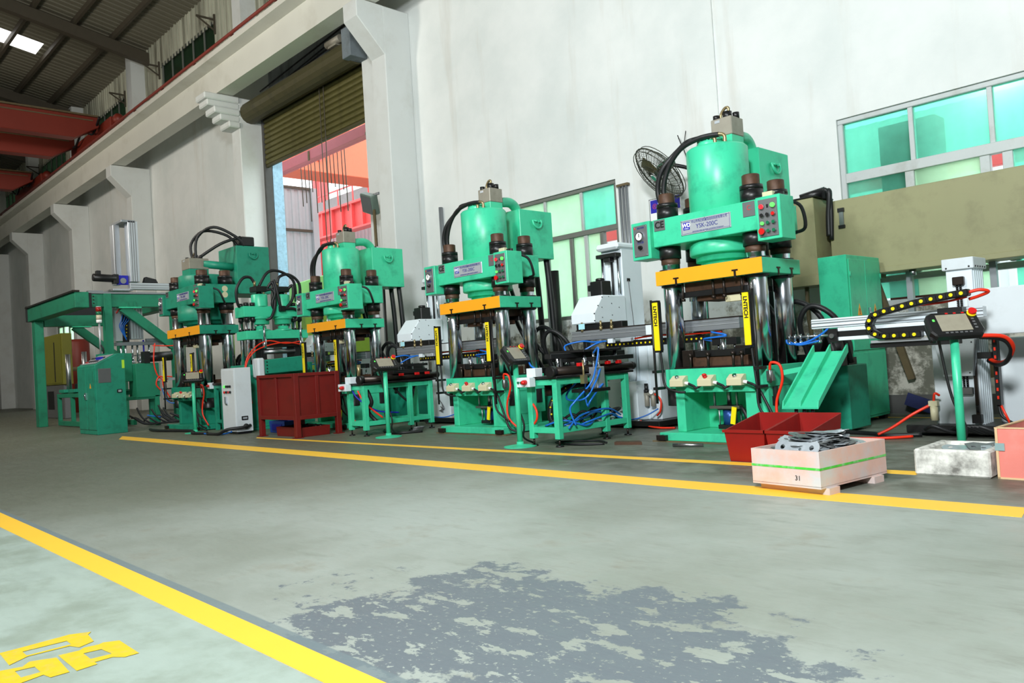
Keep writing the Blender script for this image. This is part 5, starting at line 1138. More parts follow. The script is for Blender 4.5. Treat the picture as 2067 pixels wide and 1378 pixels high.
Mc = Matrix.Translation((-2.90, 5.0, 0)) @ Matrix.Rotation(math.radians(-7.5), 4, 'Z')
random.seed(21)
pk_ = MB().box(0.02, W_-0.02, 0.02, D_-0.02, 0.06, 0.225).prism([(0.1, 0.22), (D_-0.1, 0.22), (D_-0.25, 0.30), (0.3, 0.30)], 'yz', 0.1, W_-0.1).build('packed_plate', pl_d, t, one=True)
stuff(pk_)
for i in range(140):
    x = random.uniform(0.17, W_-0.17); y = random.uniform(0.17, D_-0.17)
    edge_ = min((x-0.1)/0.16, (W_-0.1-x)/0.16, (y-0.05)/0.28, (D_-0.05-y)/0.28, 1)
    z = 0.235+0.13*max(0, edge_)*random.random()**0.5+0.005*random.random()
    o = bpy.data.objects.new('metal_plate', kinds[i % 4]); COL.objects.link(o)
    tl = 0.28
    if i % 3 == 0: x = random.uniform(0.155, W_-0.155); y = random.uniform(0.13, D_-0.13); z = 0.235+0.035*random.random(); tl = 0.10
    o.matrix_world = Mc @ Matrix.Translation((x, y, z)) @ Matrix.Rotation(random.uniform(0, 6.28), 4, 'Z') @ Matrix.Rotation(random.uniform(-tl, tl), 4, 'X') @ Matrix.Rotation(random.uniform(-tl, tl), 4, 'Y')
    tag(o, ('bright two-lobed steel plate heaped in the pale pink crate', 'dark angular steel plate heaped in the pale pink crate', 'dark two-lobed steel plate heaped in the pale pink crate', 'bright angular steel plate heaped in the pale pink crate')[i % 4], 'metal plate', ('bright lobed plates', 'dark angular plates', 'dark lobed plates', 'bright angular plates')[i % 4]+' in the crate')
o = bpy.data.objects.new('metal_plate', kinds[0]); COL.objects.link(o)
o.matrix_world = Mc @ Matrix.Translation((0.335, 0.05, 0.30)) @ Matrix.Rotation(0.05, 4, 'Z') @ Matrix.Rotation(1.05, 4, 'X')
tag(o, 'light grey two-lobed plate propped upright at the crate\'s near corner', 'metal plate', 'stamped plates in the crate')
foam_m = mat('dirty_foam', (226, 226, 218), 0.85, var=0.1, scale=5, dirt=(66, 64, 58), dirt_amt=0.85, dirt_lo=0.43, dirt_scale=6, bump=0.15, bump_scale=70)
t = thing('foam_box', 'dirty white foam box with thick walls in front of the teach pendant pole', 'box', (-2.19, 6.0, 0))
MB()._add(*[[(0, 0, 0), (0.49, 0, 0), (0.49, 0.56, 0), (0, 0.56, 0), (0, 0, 0.185), (0.49, 0, 0.185), (0.49, 0.56, 0.185), (0, 0.56, 0.185), (0.06, 0.06, 0.185), (0.43, 0.06, 0.185), (0.43, 0.5, 0.185), (0.06, 0.5, 0.185), (0.07, 0.07, 0.1), (0.42, 0.07, 0.1), (0.42, 0.49, 0.1), (0.07, 0.49, 0.1)],
           [(3, 2, 1, 0), (0, 1, 5, 4), (1, 2, 6, 5), (2, 3, 7, 6), (3, 0, 4, 7), (4, 5, 9, 8), (5, 6, 10, 9), (6, 7, 11, 10), (7, 4, 8, 11), (8, 9, 13, 12), (9, 10, 14, 13), (10, 11, 15, 14), (11, 8, 12, 15), (12, 13, 14, 15)]]).build('shell', foam_m, t, bev=0.012)
o = bpy.data.objects.new('metal_plate', kinds[0]); COL.objects.link(o); o.matrix_world = Matrix.Translation((-1.93, 6.3, 0.165)) @ Matrix.Rotation(0.1, 4, 'Z') @ Matrix.Rotation(0.25, 4, 'X')
tag(o, 'single metal plate lying in the dirty white foam box', 'metal plate')
o = bpy.data.objects.new('metal_plate', kinds[1]); COL.objects.link(o); o.matrix_world = Matrix.Translation((-1.83, 6.36, 0.172)) @ Matrix.Rotation(0.9, 4, 'Z') @ Matrix.Rotation(0.3, 4, 'X')
tag(o, 'dark metal plate leaning at the right end inside the foam box', 'metal plate')
pink = mat('salmon_board', (222, 128, 116), 0.7, var=0.08, scale=4, dirt=(232, 170, 160), dirt_amt=0.5, bump=0.05); raw = mat('raw_wood_edge', (214, 182, 140), 0.7, var=0.12)
t = thing('salmon_crate', 'salmon pink wooden crate with pale raw edges at the right edge', 'crate', (-1.665, 6.03, 0), math.radians(-3))
b_ = [MB().box(0, 0.75, 0, 0.016, 0.01, 0.34).build('side_board', pink, t), MB().box(0, 0.75, 0.60, 0.616, 0.01, 0.34).build('side_board', pink, t), MB().box(0, 0.016, 0.016, 0.6, 0.01, 0.34).build('side_board', pink, t), MB().box(0.734, 0.75, 0.016, 0.6, 0.01, 0.34).build('side_board', pink, t)]
MB().box(0, 0.75, 0, 0.616, 0, 0.012).build('bottom_board', raw, t)
MB().box(-0.006, 0.756, -0.004, 0.018, 0.338, 0.346).box(-0.006, 0.018, 0.0, 0.616, 0.338, 0.346).box(-0.004, 0.012, -0.005, 0.0, 0.0, 0.34).box(-0.004, 0.75, -0.005, 0, 0, 0.012).build('raw_edge', raw, t)
MB().box(-0.008, 0.05, -0.007, -0.004, 0.19, 0.24).build('tape', mat('grey_tape', (140, 165, 165), 0.5), t)
MB().box(0.2, 0.55, 0.3, 0.5, 0.012, 0.33).build('packing_board', black, t)

# ---------------------------------------------------------------- the big dark red steel bin
t = thing('steel_bin', 'tall dark red steel bin on angle legs in front of the third press', 'bin', (-12.42, 5.98, 0))
BW, BD = 1.26, 0.80
for x in (0.04, BW-0.04):
    for y in (0.04, BD-0.04):
        l = box('leg', maroon, t, x-0.04, x+0.04, y-0.04, y+0.04, 0.01, 1.0, 0.004); MB().box(x-0.065, x+0.065, y-0.065, y+0.065, 0, 0.012).build('foot_plate', maroon, l)
for n_, (x0, x1, y0, y1) in (('panel', (0.08, BW-0.08, 0.03, 0.045)), ('panel', (0.08, BW-0.08, BD-0.045, BD-0.03)), ('panel', (0.03, 0.045, 0.08, BD-0.08)), ('panel', (BW-0.045, BW-0.03, 0.08, BD-0.08))):
    box(n_, maroon, t, x0, x1, y0, y1, 0.3, 0.97, 0.002)
for z0, z1 in ((0.95, 1.0), (0.28, 0.34)):
    for y in (0.02, BD-0.02): box('rail', maroon, t, 0.08, BW-0.08, y-0.02, y+0.02, z0, z1, 0.003)
    for x in (0.02, BW-0.02): box('rail', maroon, t, x-0.02, x+0.02, 0.08, BD-0.08, z0, z1, 0.003)
MB().box(BW/2-0.03, BW/2+0.03, 0.005, 0.03, 0.34, 0.95).build('rib', maroon, t, bev=0.004); MB().box(BW-0.03, BW-0.005, BD/2-0.03, BD/2+0.03, 0.34, 0.95).build('rib', maroon, t, bev=0.004)
box('floor_sheet', maroon, t, 0.05, BW-0.05, 0.05, BD-0.05, 0.3, 0.31, 0.002)
t = thing('parts_tray', 'low dark red tray of loose parts on the floor beneath the tall steel bin', 'tray', (-12.1, 6.12, 0))
open_box('shell', maroon, t, 0.85, 0.5, 0, 0.15, 0.15, 0.01, 0.01)
b = MB(); random.seed(2)
for i in range(14): b.sphere((random.uniform(.1, .75), random.uniform(.1, .4), 0.14), random.uniform(0.02, 0.045), 7)
stuff(b.build('loose_part', darksteel, t, one=True))
t = thing('blue_crate', 'blue plastic crate on the floor left of the low red tray', 'crate', (-13.0, 6.45, 0)); open_box('shell', mat('crate_blue', (20, 70, 170), 0.45), t, 0.55, 0.35, 0, 0.2, 0.2, 0.012, 0.01)
MB().box(0.1, 0.45, -0.004, 0.0, 0.05, 0.15).build('panel_recess', blue_p, t)

# ---------------------------------------------------------------- white control cabinet
t = thing('control_cabinet', 'white floor-standing control cabinet with lamps and a key latch, left of the steel bin', 'cabinet', (-13.92, 6.03, 0))
box('body', white_b, t, 0, 0.54, 0.012, 0.31, 0.04, 1.16, 0.006); box('plinth', black, t, 0.03, 0.51, 0.04, 0.29, 0, 0.04, 0.003)
d = box('door', white_b, t, 0.015, 0.525, 0.0, 0.014, 0.07, 1.13, 0.005)
for i, x in enumerate((0.14, 0.22, 0.30, 0.38)):
    for j, z in enumerate((0.84, 0.74)):
        m = (green_l, black, black, black)[i] if j == 0 else (red, black, red_ink, black)[i]
        MB().cyl((x, 0.0, z), (x, -0.02, z), 0.022, n=12).build('button', m, d)
MB().box(0.16, 0.24, -0.015, 0, 0.52, 0.56).box(0.18, 0.22, -0.03, 0, 0.54, 0.66).build('latch', chrome, d)
MB().box(0.54, 0.555, 0.1, 0.22, 0.24, 0.31).build('socket', black, t, bev=0.006); MB().box(0.555, 0.558, 0.12, 0.2, 0.26, 0.29).build('socket_face', plate_m, bpy.data.objects['socket'])
MB().tube([(0.55, 0.25, 0.14), (0.62, 0.1, 0.12), (0.5, -0.15, 0.1), (0.3, -0.22, 0.03), (-0.1, -0.25, 0.025)], 0.028, 8).sphere((0.58, 0.16, 0.13), 0.05).build('power_lead', rubber, t)

# ---------------------------------------------------------------- twin-cylinder press
t = thing('twin_cylinder_press', 'small green press with two cylinders and black hoses between the larger presses', 'press', (-14.38, 6.57, 0))
TW, TD = 0.38, 1.24
box('body', green_d, t, -0.1, TW+0.1, -0.1, TD+0.05, 0.05, 1.21, 0.008); box('plinth', green_d, t, -0.14, TW+0.14, -0.14, TD+0.1, 0, 0.05, 0.006)
box('top_plate', green, t, 0, TW, 0, TD, 2.10, 2.30, 0.006); box('ram_plate', green, t, -0.02, TW+0.02, 0.02, TD+0.04, 1.68, 1.84, 0.006)
for x in (0.07, TW-0.07):
    for y in (0.08, 0.2, TD-0.2, TD-0.08):
        c = MB().cyl((x, y, 1.21), (x, y, 2.1), 0.036, n=16).build('column', chrome, t); MB().cyl((x, y, 2.3), (x, y, 2.37), 0.05, n=8).cyl((x, y, 2.02), (x, y, 2.1), 0.05, n=12).cyl((x, y, 1.84), (x, y, 1.88), 0.05).build('nut', black, c)
for y in (0.38, 0.84):
    c = MB().lathe([(0.15, 2.3), (0.15, 2.52), (0.14, 2.53), (0.001, 2.53)], (TW/2+0.06, y, 0), 28).build('cylinder', green, t)
    MB().lathe([(0.001, 1.96), (0.15, 1.96), (0.16, 1.97), (0.16, 2.05), (0.19, 2.06), (0.19, 2.1)], (TW/2+0.06, y, 0), 28).lathe([(0.17, 1.84), (0.17, 1.86), (0.1, 1.88), (0.1, 1.93), (0.001, 1.93)], (TW/2+0.06, y, 0), 28).build('cylinder_foot', green, c)
    MB().cyl((TW/2+0.06, y, 1.92), (TW/2+0.06, y, 1.97), 0.075).build('piston', chrome, c)
    MB().box(TW/2-0.05, TW/2+0.2, y-0.14, y+0.1, 2.57, 2.68).cyl((TW/2+0.06, y, 2.53), (TW/2+0.06, y, 2.57), 0.06).build('valve', black, c, bev=0.015)
    MB().cyl((TW/2+0.1, y-0.1, 2.68), (TW/2+0.1, y-0.1, 2.78), 0.025, n=10).cyl((TW/2+0.15, y+0.05, 2.5), (TW/2+0.15, y+0.05, 2.62), 0.018, n=8).build('hose_end', brass, c)
h0 = ([(0.28, 0.28, 2.75), (0.28, 0.2, 2.85), (0.28, 0.05, 2.82), (0.28, -0.08, 2.6), (0.25, -0.05, 2.35), (0.2, 0.02, 2.3)], [(0.3, 0.74, 2.75), (0.3, 0.8, 2.88), (0.3, 1.0, 2.92), (0.3, 1.2, 2.75), (0.25, 1.22, 2.4), (0.2, 1.2, 2.3)],
      [(0.3, 0.36, 2.68), (0.3, 0.55, 2.95), (0.3, 0.8, 2.98), (0.3, 1.08, 2.8), (0.25, 1.14, 2.4)], [(0.35, 0.45, 2.6), (0.4, 0.6, 2.6), (0.42, 0.6, 2.3), (0.45, 0.5, 2.08), (0.4, 0.42, 2.05)],
      [(0.4, 0.62, 2.8), (0.42, 0.66, 2.6), (0.42, 0.7, 2.35), (0.4, 0.75, 2.25)], [(0.35, 0.9, 2.6), (0.4, 1.0, 2.7), (0.42, 0.98, 2.45), (0.42, 0.85, 2.28), (0.42, 0.72, 2.22)], [(0.42, 0.75, 2.24), (0.42, 0.98, 2.25), (0.42, 1.08, 2.18), (0.4, 1.05, 2.04), (0.38, 0.98, 2.03)],
      [(0.36, 0.5, 2.65), (0.4, 0.58, 2.75), (0.42, 0.62, 2.55), (0.42, 0.55, 2.35), (0.4, 0.6, 2.22)])
for q in h0: MB().tube(q, 0.028, 8).build('hose', rubber, t)
MB().box(0.4, 0.46, 0.68, 0.8, 2.2, 2.3).build('manifold', black, t, bev=0.006)
box('upper_die', darksteel, t, 0.02, TW, 0.25, TD-0.15, 1.52, 1.68, 0.004); box('lower_die', brown, t, 0.02, TW, 0.25, TD-0.15, 1.21, 1.3, 0.004)
for y in (0.3, TD-0.25): box('die_post', black, t, 0.05, TW-0.02, y, y+0.12, 1.3, 1.52, 0.004)
MB().cyl((TW-0.05, 0.36, 1.44), (TW-0.05, 1.0, 1.44), 0.05).build('die_roll', steel, t)
for y in (0.35, 1.1): MB().cyl((TW+0.05, y, 1.5), (TW+0.05, y, 1.68), 0.045).cyl((TW+0.05, y, 1.68), (TW+0.05, y, 1.92), 0.022).build('air_cylinder', chrome, t)
MB().tube([(TW+0.06, 1.1, 1.62), (TW+0.1, 0.75, 1.58), (TW+0.08, 0.4, 1.64), (TW+0.12, 0.1, 1.5), (TW+0.15, -0.1, 1.2), (TW+0.12, -0.05, 0.6)], 0.012, 8).tube([(TW+0.06, 1.1, 1.55), (TW+0.1, 0.75, 1.6), (TW+0.08, 0.35, 1.54), (TW+0.12, 0.05, 1.4), (TW+0.16, -0.1, 1.1), (TW+0.14, 0.0, 0.5)], 0.012, 8).build('air_hose', redhose, t)
MB().prism([(0.2, 1.28), (1.0, 1.33), (1.12, 1.05), (0.2, 1.02)], 'yz', TW+0.11, TW+0.3).build('outlet_chute', green_d, t, bev=0.01); MB().box(TW+0.1, TW+0.35, 0.05, 0.19, 0.95, 1.32).build('chute_cheek', white_b, t, bev=0.03)
b = MB()
for z in (1.06, 1.12, 1.18, 1.24): b.cyl((TW+0.3, 0.25, z), (TW+0.306, 0.25, z), 0.014, n=8)
b.build('bolt_hole', black, t)
# ---------------------------------------------------------------- green gantry at the far left
GX = mat('gantry_green', (28, 128, 96), 0.45, var=0.12, scale=3, dirt=(16, 62, 48), dirt_amt=0.6)
t = thing('gantry_frame', 'big green steel gantry frame with slanted braces at the far left', 'gantry', (-20, 5.3, 0))
def gb_(name, p0, p1, wd, ht, m=GX): return MB().bar(p0, p1, wd, ht).build(name, m, t, bev=0.01)
MB().box(-4.2, 0.18, 0.0, 0.30, 2.80, 3.16).build('long_beam', GX, t, bev=0.012); MB().box(-4.2, 0.18, 2.1, 2.4, 2.80, 3.16).build('long_beam', GX, t, bev=0.012)
MB().box(0.16, 0.182, 0.02, 0.28, 2.82, 3.14).build('beam_end', GX, t)
MB().box(-4.25, 0.2, -0.04, 0.10, 3.16, 3.20).box(-4.25, 0.2, 2.2, 2.34, 3.16, 3.2).build('track_rail', darksteel, t)
MB().box(-4.23, -4.15, -0.03, 2.42, 2.80, 3.22).build('end_cap', rubber, t)
MB().box(-0.05, 0.13, 0.30, 2.1, 2.82, 3.12).build('cross_beam', GX, t, bev=0.008); MB().box(-4.0, -3.8, 0.3, 2.1, 2.65, 2.95).build('cross_beam', GX, t, bev=0.008)
MB().box(-0.02, 0.14, 0.3, 0.62, 3.13, 3.2).box(-0.02, 0.14, 0.62, 2.3, 3.13, 3.17).build('top_strip', alu_d, t); MB().box(0.1, 0.16, 0.29, 0.36, 2.8, 3.14).build('joint_plate', rubber, t)
fl = MB().box(0.1, 0.15, 0.36, 0.44, 2.86, 3.1).build('flange', GX, t); b = MB()
for z in (2.9, 2.98, 3.06): b.cyl((0.15, 0.4, z), (0.16, 0.4, z), 0.018, n=8)
b.build('bolt', black, fl)
MB().box(-0.03, 0.16, 0.62, 0.79, 0, 3.13).build('post', GX, t, bev=0.008); MB().box(-4.05, -3.75, 0.06, 0.27, 0, 2.80).build('post', GX, t, bev=0.008)
MB().box(-0.03, 0.14, 2.15, 2.33, 0, 2.8).build('post', GX, t, bev=0.008); MB().box(-4.05, -3.8, 2.15, 2.33, 0, 2.8).build('post', GX, t, bev=0.008)
for x, z in ((0.04, 2.82), (-3.9, 2.65)):
    MB().bar((x, 1.05, z), (x, 2.2, z-0.95), 0.14, 0.22).build('brace', GX, t, bev=0.006)
    MB().box(x-0.1, x+0.12, 0.95, 1.45, z-0.03, z).build('brace_plate', green, t)
    b = MB()
    for y in (1.12, 1.3): b.prism([(y-0.02, z), (y+0.04, z), (y+0.01, z+0.14)], 'yz', x+0.09, x+0.11)
    b.build('gusset', GX, t)
t = thing('linear_axis', 'tall silver aluminium axis frame with black motors standing on top of the green gantry', 'robot axis', (-20, 5.3, 0))
MB().box(-0.1, 0.16, 1.23, 1.45, 3.42, 4.88).build('upright', alu, t, bev=0.006); MB().box(-0.6, -0.35, 1.05, 1.2, 3.4, 4.85).build('upright', alu, t, bev=0.006); MB().box(-0.3, -0.22, 1.05, 1.15, 3.42, 4.84).build('inner_rod', alu_d, t)
MB().box(-0.6, 0.16, 1.08, 1.4, 4.84, 4.90).build('top_bar', alu_d, t, bev=0.006)
b = MB()
for y in (1.29, 1.34, 1.39): b.box(0.16, 0.165, y-0.008, y+0.008, 3.42, 4.88)
b.build('groove', plate_g, t)
MB().box(-0.7, 0.1, 0.85, 1.3, 3.21, 3.26).box(-0.02, 0.14, 1.22, 2.3, 3.24, 3.40).build('base_profile', alu, t, bev=0.006); MB().box(0.14, 0.145, 1.24, 2.3, 3.28, 3.29).box(0.14, 0.145, 1.24, 2.3, 3.34, 3.35).build('base_groove', plate_g, t)
MB().cyl((0.0, 0.45, 3.52), (0.0, 0.95, 3.5), 0.09).box(-0.08, 0.08, 0.88, 1.0, 3.38, 3.6).box(-0.06, 0.05, 0.52, 0.62, 3.58, 3.68).build('servo_motor', black, t, bev=0.01)
MB().box(-0.05, 0.05, 0.98, 1.22, 3.36, 3.58).build('gearbox', blue_p, t, bev=0.01); MB().lathe([(0.001, 0.06), (0.07, 0.06), (0.07, 0.05)], (0, 1.1, 3.45), 10, 'x').build('pinion', steel, t)
MB().prism([(1.55, 3.40), (1.9, 3.40), (1.85, 3.5), (1.6, 3.56)], 'yz', -0.05, 0.1).build('lead_clamp', rubber, t, bev=0.02)
t = thing('pick_head', 'grey suction pick head hanging under the green gantry, with blue tubes and chrome cups', 'gripper', (-20.37, 6.615, -0.05)); t.scale = (1.05, 1.05, 1.05)
for y0, y1, z0 in ((-0.38, -0.18, 1.98), (0.0, 0.28, 2.02)): MB().box(-0.1, 0.1, y0, y1, z0, 2.74).build('plate', alu, t, bev=0.006)
b = MB()
for y in (0.06, 0.12, 0.18, 0.24): b.box(0.1, 0.103, y-0.006, y+0.006, 2.04, 2.72)
b.build('groove', plate_g, t)
MB().box(-0.05, 0.05, -0.15, -0.02, 1.96, 2.6).build('cable_chain', black, t, bev=0.006); b = MB()
for i in range(6): b.sphere((0.055, -0.09+0.006*i, 2.02+i*0.08), 0.013, 6)
b.build('chain_pin', yellow, t)
MB().box(-0.05, 0.05, -0.35, 0.75, 1.88, 1.96).build('cross_bar', alu_d, t, bev=0.004); MB().box(-0.02, 0.06, 0.35, 0.75, 1.96, 2.03).build('perforated_bar', alu_d, t, bev=0.004)
for y in (-0.2, -0.1, 0.05, 0.16, 0.42): MB().cyl((0, y, 1.5), (0, y, 1.92), 0.022, n=10).build('rod', chrome, t)
MB().cyl((0, -0.25, 1.62), (0, 0.6, 1.68), 0.015, n=8).build('cup_bar', steel, t)
for y in (-0.1, 0.05, 0.2): MB().cyl((0.02, y, 1.52), (0.02, y, 1.62), 0.016, n=8).cyl((0.02, y, 1.46), (0.02, y, 1.53), 0.055, 0.02, 12).build('suction_cup', chrome, t)
MB().tube([(0.11, -0.3, 2.62), (0.13, -0.2, 2.74), (0.13, -0.12, 2.64), (0.11, -0.05, 2.5)], 0.016, 6).build('red_lead', redhose, t)
for k in range(4): MB().tube([(0.1, -0.15+k*0.07, 2.64), (0.12, -0.2+k*0.05, 2.45), (0.12, -0.24+k*0.03, 2.3), (0.1, -0.1, 2.0)], 0.01, 6).build('air_tube', bluehose, t)
MB().cyl((0.0, 0.30, 1.3), (0.0, 0.30, 2.0), 0.02, n=8).build('blue_rod', blue_p, t)
t = thing('lower_unit', 'dark green lower machine block with a black cylinder, right of the operator desk', 'machine', (-19.2, 6.2, 0))
box('block', GX, t, -0.4, 0.1, 0.1, 0.62, 0.66, 1.45, 0.01); box('back_block', GX, t, -0.5, -0.1, -0.4, 0.1, 1.05, 1.7, 0.01)
MB().cyl((0.0, 0.35, 1.58), (0.0, 0.95, 1.6), 0.11).box(-0.12, 0.12, 0.3, 0.42, 1.45, 1.72).build('press_roll', black, t)
MB().tube([(0.1, 0.55, 1.9), (0.12, 0.5, 1.5), (0.12, 0.55, 1.2), (0.12, 0.65, 1.05)], 0.016, 6).tube([(0.12, 0.8, 1.05), (0.15, 0.6, 1.12), (0.15, 0.52, 0.95), (0.15, 0.62, 0.8)], 0.016, 6).tube([(0.12, 0.9, 1.1), (0.15, 0.7, 1.1), (0.15, 0.68, 0.9), (0.15, 0.82, 0.62)], 0.016, 6).tube([(0.1, 0.5, 1.85), (0.12, 0.9, 1.83), (0.12, 1.3, 1.86)], 0.014, 6).build('air_hose', redhose, t)
MB().tube([(0.12, 0.65, 0.85), (0.15, 0.75, 0.55), (0.15, 0.95, 0.5), (0.15, 1.15, 0.8), (0.12, 1.25, 0.95)], 0.012, 6).tube([(0.1, 0.3, 0.25), (0.14, 0.5, 0.2), (0.14, 0.7, 0.18)], 0.014, 6).build('air_tube', bluehose, t)
box('slide_bar', alu, t, 0.05, 0.13, 0.55, 1.3, 1.02, 1.08, 0.004)
for x, y in ((-0.3, -0.2), (0.05, -0.2), (-0.3, 0.55), (0.05, 0.55)): box('leg', GX, t, x-0.05, x+0.05, y-0.05, y+0.05, 0, 0.70, 0.006)
box('cross_rail', GX, t, -0.02, 0.08, -0.2, 0.55, 0.62, 0.70, 0.006)
b = MB(); random.seed(9)
for i in range(12):
    y = random.uniform(-0.1, 1.2); b.tube([(0.1, y, random.uniform(.05, .5)), (0.15, y+0.1, 0.2), (0.2, y+0.3, 0.06), (0.25, y+0.6, 0.05)], 0.022, 6)
b.build('black_lead', rubber, t)
# operator desk
t = thing('operator_desk', 'green operator desk with sloping panel and louvred grille at the end of the line', 'cabinet', (-18.66, 4.97, 0))
MB().prism([(0, 0.0), (0.58, 0.0), (0.58, 1.64), (0.44, 1.64), (0, 1.42)], 'yz', 0, 1.2).build('body', green_d, t, bev=0.01)
pn = MB().prism([(0.05, 1.452), (0.40, 1.628), (0.40, 1.634), (0.05, 1.458)], 'yz', 0.1, 1.1).build('sloping_panel', plate_m, t)
b = MB()
for i in range(7):
    for j in range(2): b.cyl((0.2+i*0.13, 0.13+j*0.13, 1.49+j*0.066), (0.2+i*0.13, 0.12+j*0.13, 1.52+j*0.066), 0.022, n=8)
b.build('button', black, pn); MB().box(0.6, 0.9, 0.2, 0.3, 1.53, 1.59).build('display', blue_p, pn); MB().box(0.25, 0.4, 0.1, 0.16, 1.48, 1.51).build('red_button', red_ink, pn)
for a, c in ((0.03, 0.59), (0.61, 1.17)): box('door', green_d, t, a, c, -0.012, 0, 0.1, 1.36, 0.004)
MB().box(0.55, 0.62, -0.035, -0.012, 0.72, 0.86).cyl((0.58, -0.035, 0.8), (0.58, -0.05, 0.8), 0.03).build('latch', chrome, t); MB().prism([(0.85, 0.95), (0.95, 0.95), (0.9, 1.05)], 'xz', -0.014, -0.012).build('warning_triangle', orange, t)
lv = box('grille', plate_g, t, 1.2, 1.208, 0.06, 0.30, 1.05, 1.34, 0.003)
for i in range(14): MB().box(1.208, 1.216, 0.07, 0.29, 1.06+i*0.02, 1.068+i*0.02).build('louvre', plate_g, lv)
MB().box(1.2, 1.225, 0.40, 0.50, 0.83, 0.90).build('breaker', black, t, bev=0.008); MB().box(1.225, 1.228, 0.42, 0.48, 0.845, 0.885).build('breaker_face', plate_m, t); MB().box(1.2, 1.203, 0.52, 0.57, 1.33, 1.5).build('yellow_sticker', mat('acid_yellow', (190, 240, 60), 0.5), t)
# signal tower lamp
t = thing('signal_tower', 'red and white signal tower lamp on a thin pole beside the gantry post', 'lamp', (-19.76, 5.77, 0.04))
MB().cyl((0.0, 0, 1.66), (0.0, 0, 2.4), 0.022, n=10).build('pole', alu, t)
for z0, z1, m in ((2.40, 2.47, white_ink), (2.47, 2.58, mat('lamp_clear', (200, 190, 165), 0.3)), (2.58, 2.66, green_b), (2.66, 2.76, mat('lamp_red', (150, 24, 20), 0.3))): MB().cyl((0, 0, z0), (0, 0, z1), 0.06, n=14).build('lamp_segment', m, t)
MB().cyl((0, 0, 2.76), (0, 0, 2.78), 0.055).build('cap', plate_m, t); MB().tube([(0.0, 0.0, 1.9), (0.03, 0.05, 1.8), (0.0, 0.06, 1.66)], 0.02, 6).build('lead', rubber, t)
box('bracket', green_d, t, -0.2, 0.06, -0.05, 0.16, 1.62, 1.68, 0.004)
# conveyor table under the gantry
t = thing('roller_table', 'long green table with dark dies and two steel posts under the gantry', 'table', (-23.4, 5.72, 0))
for y in (0.0, 0.7): box('top_rail', GX, t, 0, 3.6, y, y+0.08, 0.74, 0.84, 0.006); box('bottom_rail', GX, t, 0, 3.6, y, y+0.08, 0.02, 0.14, 0.006)
for x in (0, 1.2, 2.4, 3.5): box('cross_bar', GX, t, x, x+0.1, 0.08, 0.7, 0.74, 0.84, 0.006); box('leg', GX, t, x, x+0.1, 0.0, 0.09, 0.14, 0.74, 0.006)
box('table_plate', GX, t, 0.1, 3.5, 0.08, 0.7, 0.845, 0.87, 0.004)
box('die', black, t, 0.9, 2.2, 0.2, 0.6, 0.87, 1.08, 0.006); box('die_stop', GX, t, 1.6, 2.2, 0.15, 0.6, 1.35, 1.55, 0.006); box('die_leg', GX, t, 1.8, 2.0, 0.3, 0.5, 1.08, 1.35, 0.006)
for x in (0.7, 2.1): MB().cyl((x, 0.12, 0.87), (x, 0.12, 1.85), 0.06).build('guide_post', steel, t)
MB().tube([(1.6, 0.1, 0.9), (1.65, 0.1, 1.15), (1.85, 0.1, 1.2), (2.0, 0.1, 1.0), (2.02, 0.1, 0.88)], 0.035, 8).build('handle', steel, t)
for x in (0.3, 1.2, 2.1): box('slot_block', green_d, t, x, x+0.45, -0.02, 0.1, 0.87, 0.95, 0.004)
t = thing('olive_cabinet', 'olive yellow machine cabinet standing behind the green gantry', 'cabinet', (-31.2, 7.1, 0))
box('body', olive_d, t, 0, 2.9, 0.02, 0.32, 1.1, 2.75, 0.02); box('lower_body', plate_g, t, 0.1, 2.8, 0.05, 0.3, 0, 1.1, 0.02)
for x in (0.4, 2.0): box('door_bar', black, t, x, x+0.1, 0.0, 0.02, 1.2, 2.5, 0.004)
box('door', olive_d, t, 0.1, 2.8, 0.005, 0.02, 1.15, 2.7, 0.01); box('grille', rubber, t, 0.9, 1.6, 0.03, 0.05, 0.3, 0.9, 0.004)
t = thing('white_switch_box', 'small white box on the floor under the green roller table', 'box', (-24.6, 6.9, 0)); box('body', white_b, t, 0, 0.9, 0, 0.4, 0.02, 0.75, 0.02); box('lid', white_b, t, 0.03, 0.87, -0.015, 0, 0.06, 0.7, 0.01)
t = thing('orange_drum', 'orange tank glimpsed behind the olive cabinet', 'tank', (-34.7, 9.3, 0)); t.scale = (0.7, 0.7, 1.25); MB().lathe([(0.001, 0), (0.6, 0), (0.6, 2.2), (0.5, 2.3), (0.001, 2.3)], (0, 0, 0), 20).build('shell', crane_m, t); MB().lathe([(0.6, 1.3), (0.63, 1.33), (0.63, 1.4), (0.6, 1.43)], (0, 0, 0), 20).build('hoop', rust, t)

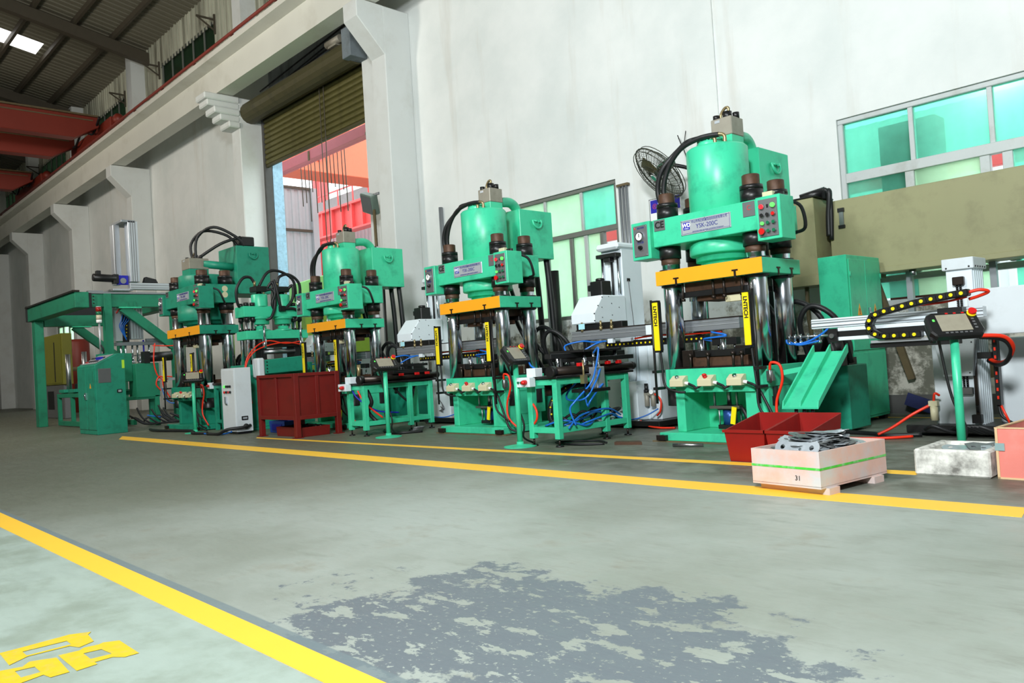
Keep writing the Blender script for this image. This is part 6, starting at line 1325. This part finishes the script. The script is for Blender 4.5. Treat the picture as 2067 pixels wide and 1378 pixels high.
# ---------------------------------------------------------------- things lying on the floor
tag(MB().tube([(-2.95, 8.1, 0.02), (-3.15, 7.95, 0.015), (-3.5, 7.85, 0.015), (-3.9, 8.0, 0.015)], 0.014, 8).build('air_hose', redhose), 'red air hose on the floor in front of the right-hand robot', 'hose')
tag(MB().tube([(-2.9, 8.2, 0.03), (-3.2, 8.1, 0.02), (-3.4, 8.25, 0.02), (-3.8, 8.35, 0.02)], 0.022, 8).build('floor_cable', rubber), 'thick black cable on the floor beside the red air hose', 'cable')
tag(MB().tube([(-5.7, 6.75, 0.015), (-6.0, 6.6, 0.015), (-6.4, 6.72, 0.015), (-6.0, 6.95, 0.015), (-5.75, 6.85, 0.015)], 0.012, 6).build('floor_cable', rubber), 'thin black cable coiled on the floor beneath the table with blue tubes', 'cable')
tag(MB().tube([(-9.6, 7.2, 0.02), (-9.8, 6.9, 0.02), (-10.2, 6.95, 0.02), (-10.6, 7.2, 0.02)], 0.018, 6).build('floor_cable', rubber), 'black cable along the floor below the black-topped table', 'cable')
tag(MB().tube([(-14.2, 5.85, 0.025), (-14.6, 5.75, 0.025), (-15.3, 6.0, 0.025), (-16.5, 5.8, 0.025), (-17.2, 5.9, 0.025)], 0.03, 8).build('floor_cable', rubber), 'heavy black cable on the floor left of the white control cabinet', 'cable')
tag(MB().tube([(-13.4, 5.95, 0.06), (-13.6, 5.9, 0.02), (-13.9, 5.8, 0.02), (-14.3, 5.82, 0.02)], 0.014, 6).build('air_hose', bluehose), 'blue hose on the floor beside the white control cabinet', 'hose')
b = MB()
for k in range(5): b.tube([(-9.85+0.05*math.cos(a)+0.01*k, 7.3+0.09*math.sin(a), 0.02+0.012*k) for a in [i*PI/5 for i in range(10)]], 0.01, 5, 2, True)
tag(b.build('cable_coil', plate_g), 'small coil of grey cable on the floor right of the black-topped table', 'cable')
tag(MB().cyl((-4.85, 6.83, 0.02), (-4.55, 6.93, 0.02), 0.018).build('steel_rod', steel), 'short steel rod lying on the floor before the nearest press', 'rod')
tag(MB().prism([(-5.6, 6.8), (-5.3, 6.9), (-5.4, 7.0), (-5.65, 6.9)], 'xy', 0.0, 0.03).build('scrap_block', brown), 'rusty scrap block on the floor at the nearest press base', 'scrap')
